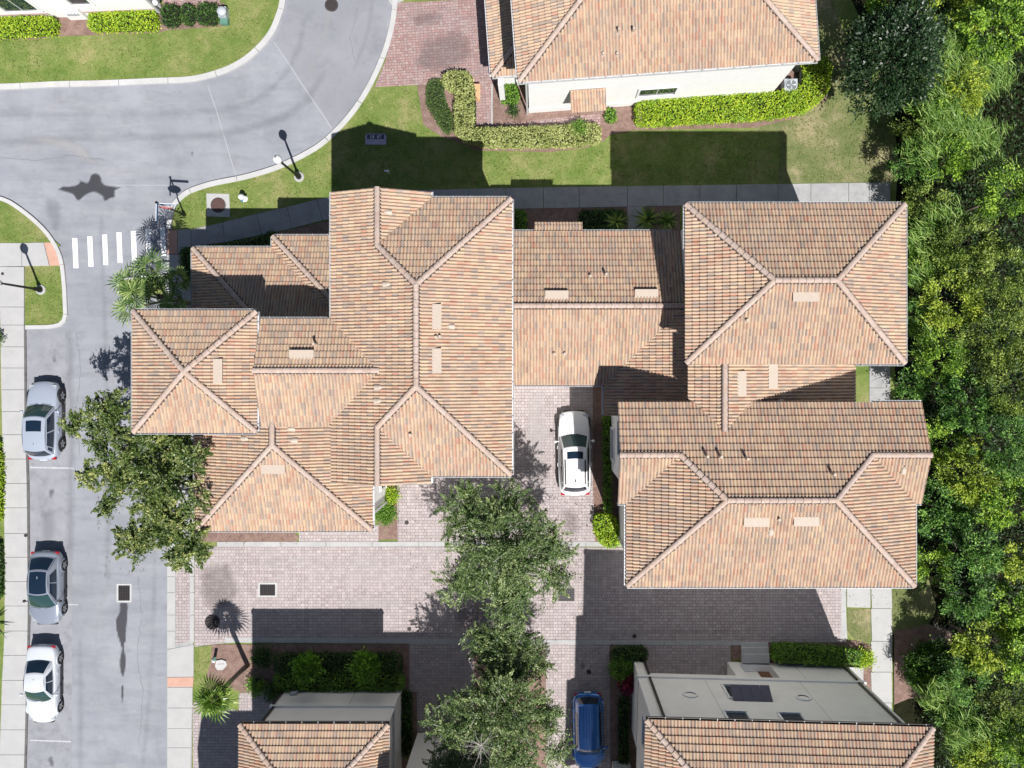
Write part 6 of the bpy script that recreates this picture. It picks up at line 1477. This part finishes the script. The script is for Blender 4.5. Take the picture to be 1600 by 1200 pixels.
# dense leafy undergrowth, one mass
n = 48000
X = rng.uniform(G(1392, 0).x, G(1640, 0).x, n); Y = rng.uniform(G(0, 1330).y, G(0, -90).y, n)
hgt = .8 + .7*np.sin(X*1.1+Y*.7)*np.cos(Y*.9-X*.4)
Z = .12 + np.abs(hgt)*rng.uniform(.2, 1, n); gxx = X*SC+840; gyy = 580-Y*SC
edge = 1412 + 10*np.sin(gyy*.03) + 8*np.sin(gyy*.11)
edge = np.where((gyy > 900) & (gyy < 1110), 1475 + 8*np.sin(gyy*.09), edge); edge = np.where(gyy > 1110, 1440, edge)
k = gxx > edge + rng.normal(0, 5, n); P = np.stack([X, Y, Z], 1)[k]
me = leaves_mesh('undergrowth', P, None, .19, .42, rng.uniform(0, .8, len(P)), .5)
link_mesh('undergrowth', me, None, L['under'], label='dense low undergrowth filling the gaps between the woodland trees', cat='undergrowth', kind='stuff')
# tall grass fringes: bent blades in tufts
def tallgrass(label, spots, seed):
    r = np.random.default_rng(seed); P = []; D = []
    for px, py, z, rad, n in spots:
        c = unp(px, py, z); n = int(n*.5); m = n//14; tc = np.stack([r.normal(c.x, rad*.55, m), r.normal(c.y, rad*.55, m), r.normal(z, .25, m)], 1); td = r.normal(size=(m, 2))
        ii = r.integers(0, m, n); a = np.array([-.5, .75]) 
        d = np.concatenate([a + td[ii]*.35 + r.normal(size=(n, 2))*.35, r.uniform(.0, .7, (n, 1))], 1); d /= np.linalg.norm(d, axis=1)[:, None]
        P.append(tc[ii] + r.normal(size=(n, 3))*.14 + d*.2); D.append(d*3)
    P = np.concatenate(P); D = np.concatenate(D)
    me = leaves_mesh('tall_grass', P, D, .62, .065, r.uniform(.2, 1, len(P)), .4)
    link_mesh('tall_grass', me, None, L['blade'], label=label, cat='tall grass', kind='stuff')
tallgrass('tall arching grass growing along the sunny edge of the wood', [(1492, 50, 2.6, .8, 2200), (1490, 90, 4.6, .9, 3000), (1475, 175, 4.0, .9, 3000), (1450, 235, 3.4, .8, 2600), (1500, 200, 3.2, 1.0, 2600), (1540, 120, 2.6, 1.4, 3000),
    (1535, 230, 2.6, 1.2, 2600), (1445, 380, 3.4, .8, 2600), (1440, 430, 3.0, .7, 2000), (1450, 520, 2.8, .8, 2000), (1470, 350, 3.8, .8, 1800), (1505, 1150, 3.6, .9, 2400), (1480, 1090, 3.0, .8, 2400), (1560, 1160, 4.0, 1.0, 2200)], 5)
# fallen leaves
fl = []
for (a, b, c_, d, m_) in ((640, 740, 920, 1000, 420), (860, 780, 960, 850, 120), (960, 610, 930, 800, 120), (300, 800, 470, 850, 160), (150, 600, 300, 900, 200), (900, 1000, 960, 1080, 80), (1300, 870, 1395, 1050, 90), (600, 60, 760, 130, 60)):
    X = rng.uniform(min(a, c_), max(a, c_), m_); Y = rng.uniform(min(b, d), max(b, d), m_); fl += [tuple(G(x, y, .125)) for x, y in zip(X, Y)]
fl = np.array(fl); me = leaves_mesh('fallen_leaves', fl, None, .075, .6, rng.uniform(0, 1, len(fl)), .9)
link_mesh('fallen_leaves', me, None, L['dry'], label='scattered dry brown leaves lying on the pavers and walks', cat='fallen leaves', kind='stuff')
# fallen dry stems at the wood edge
mb = MB()
for i in range(120):
    q = G(r_.uniform(1455, 1488), r_.uniform(970, 1040), .12); a = r_.uniform(0, 6.28); q2 = q + Vector((math.cos(a)*.4, math.sin(a)*.4, r_.uniform(.02, .15))); mb.tube([q, q2], .012, 4, .006, cap=False)
mb.build('dry_stems', M['palebark'], None, label='dry broken stems lying on the mulch beside the big round shrub', cat='dead stems', kind='stuff')

# ------------------------------------------------------------------ turf blades
def turf(label, regions, dens, seed, holes=(), mat='turf', size=.11):
    r = np.random.default_rng(seed); Ps = []
    for poly, z in regions:
        pts = [(p.x, p.y) for p in Gp(poly)]; xs_, ys_ = [p[0] for p in pts], [p[1] for p in pts]
        n = int((max(xs_)-min(xs_))*(max(ys_)-min(ys_))*dens); X = r.uniform(min(xs_), max(xs_), n); Y = r.uniform(min(ys_), max(ys_), n)
        hp = [[(p.x, p.y) for p in Gp(h)] for h in holes]
        k = np.array([inpoly(x, y, pts) and not any(inpoly(x, y, h) for h in hp) for x, y in zip(X, Y)], bool)
        Ps.append(np.stack([X[k], Y[k], np.full(k.sum(), z)], 1))
    P = np.concatenate(Ps); D = r.normal(size=(len(P), 3)); D[:, 2] = np.abs(D[:, 2])*1.2
    sh = r.uniform(.1, .75, len(P)) + .25*np.sin(P[:, 0]*.9+1)*np.sin(P[:, 1]*1.1) + .1*np.sin(P[:, 0]*3.7)*np.cos(P[:, 1]*4.1)
    me = leaves_mesh('grass', P, D, size, .28, sh, .3)
    link_mesh('grass', me, None, L[mat], label=label, cat='grass', kind='stuff')
KT = [(x-6 if y < 90 else x-3, y-10) for x, y in K_TOP]
turf('rough sunlit grass above the curved road and white kerb', [([(-60, 66), (150, 60), (262, 54), (352, 46), (365, -40), (436, -40)] + [p for p in KT[::-1] if p[1] > -40], .10)], 90, 1)
KE = [(x+9, y+7) for x, y in K_EAST]
turf('mown lawn between the curved road, path and north townhouse', [([p for p in KE if p[1] > 138 and p[1] < 330] + [(290, 352), (350, 340), (402, 326), (496, 304), (600, 292), (1215, 283), (1215, 206), (950, 216), (930, 234), (860, 240), (745, 238), (690, 216), (660, 196), (652, 138), (588, 140)], .10)], 90, 2, holes=[[(322, 300), (362, 302), (360, 342), (320, 340)], [(570, 208), (606, 208), (606, 230), (570, 230)]])
turf('dry patchy lawn at the east end by the wood', [([(1216, 205), (1216, 283), (1395, 283), (1398, 240), (1388, 180), (1330, 110), (1296, 100), (1294, 150), (1262, 178)], .10), ([(1394, 915), (1394, 985), (1440, 980), (1458, 950), (1448, 915)], .10), ([(1324, 952), (1358, 952), (1358, 1000), (1336, 998), (1324, 985)], .11)], 90, 3)
turf('small lawns of the traffic islands and verge by the crosswalk', [([(41, 419), (97, 419), (99, 475), (99, 496), (92, 505), (80, 508), (41, 508)], .09), ([(-40, 298), (0, 314), (28, 330), (60, 356), (80, 377), (-40, 377)], .09), ([(305, 1012), (330, 1010), (328, 1034), (318, 1058), (305, 1064)], .11)], 100, 4)
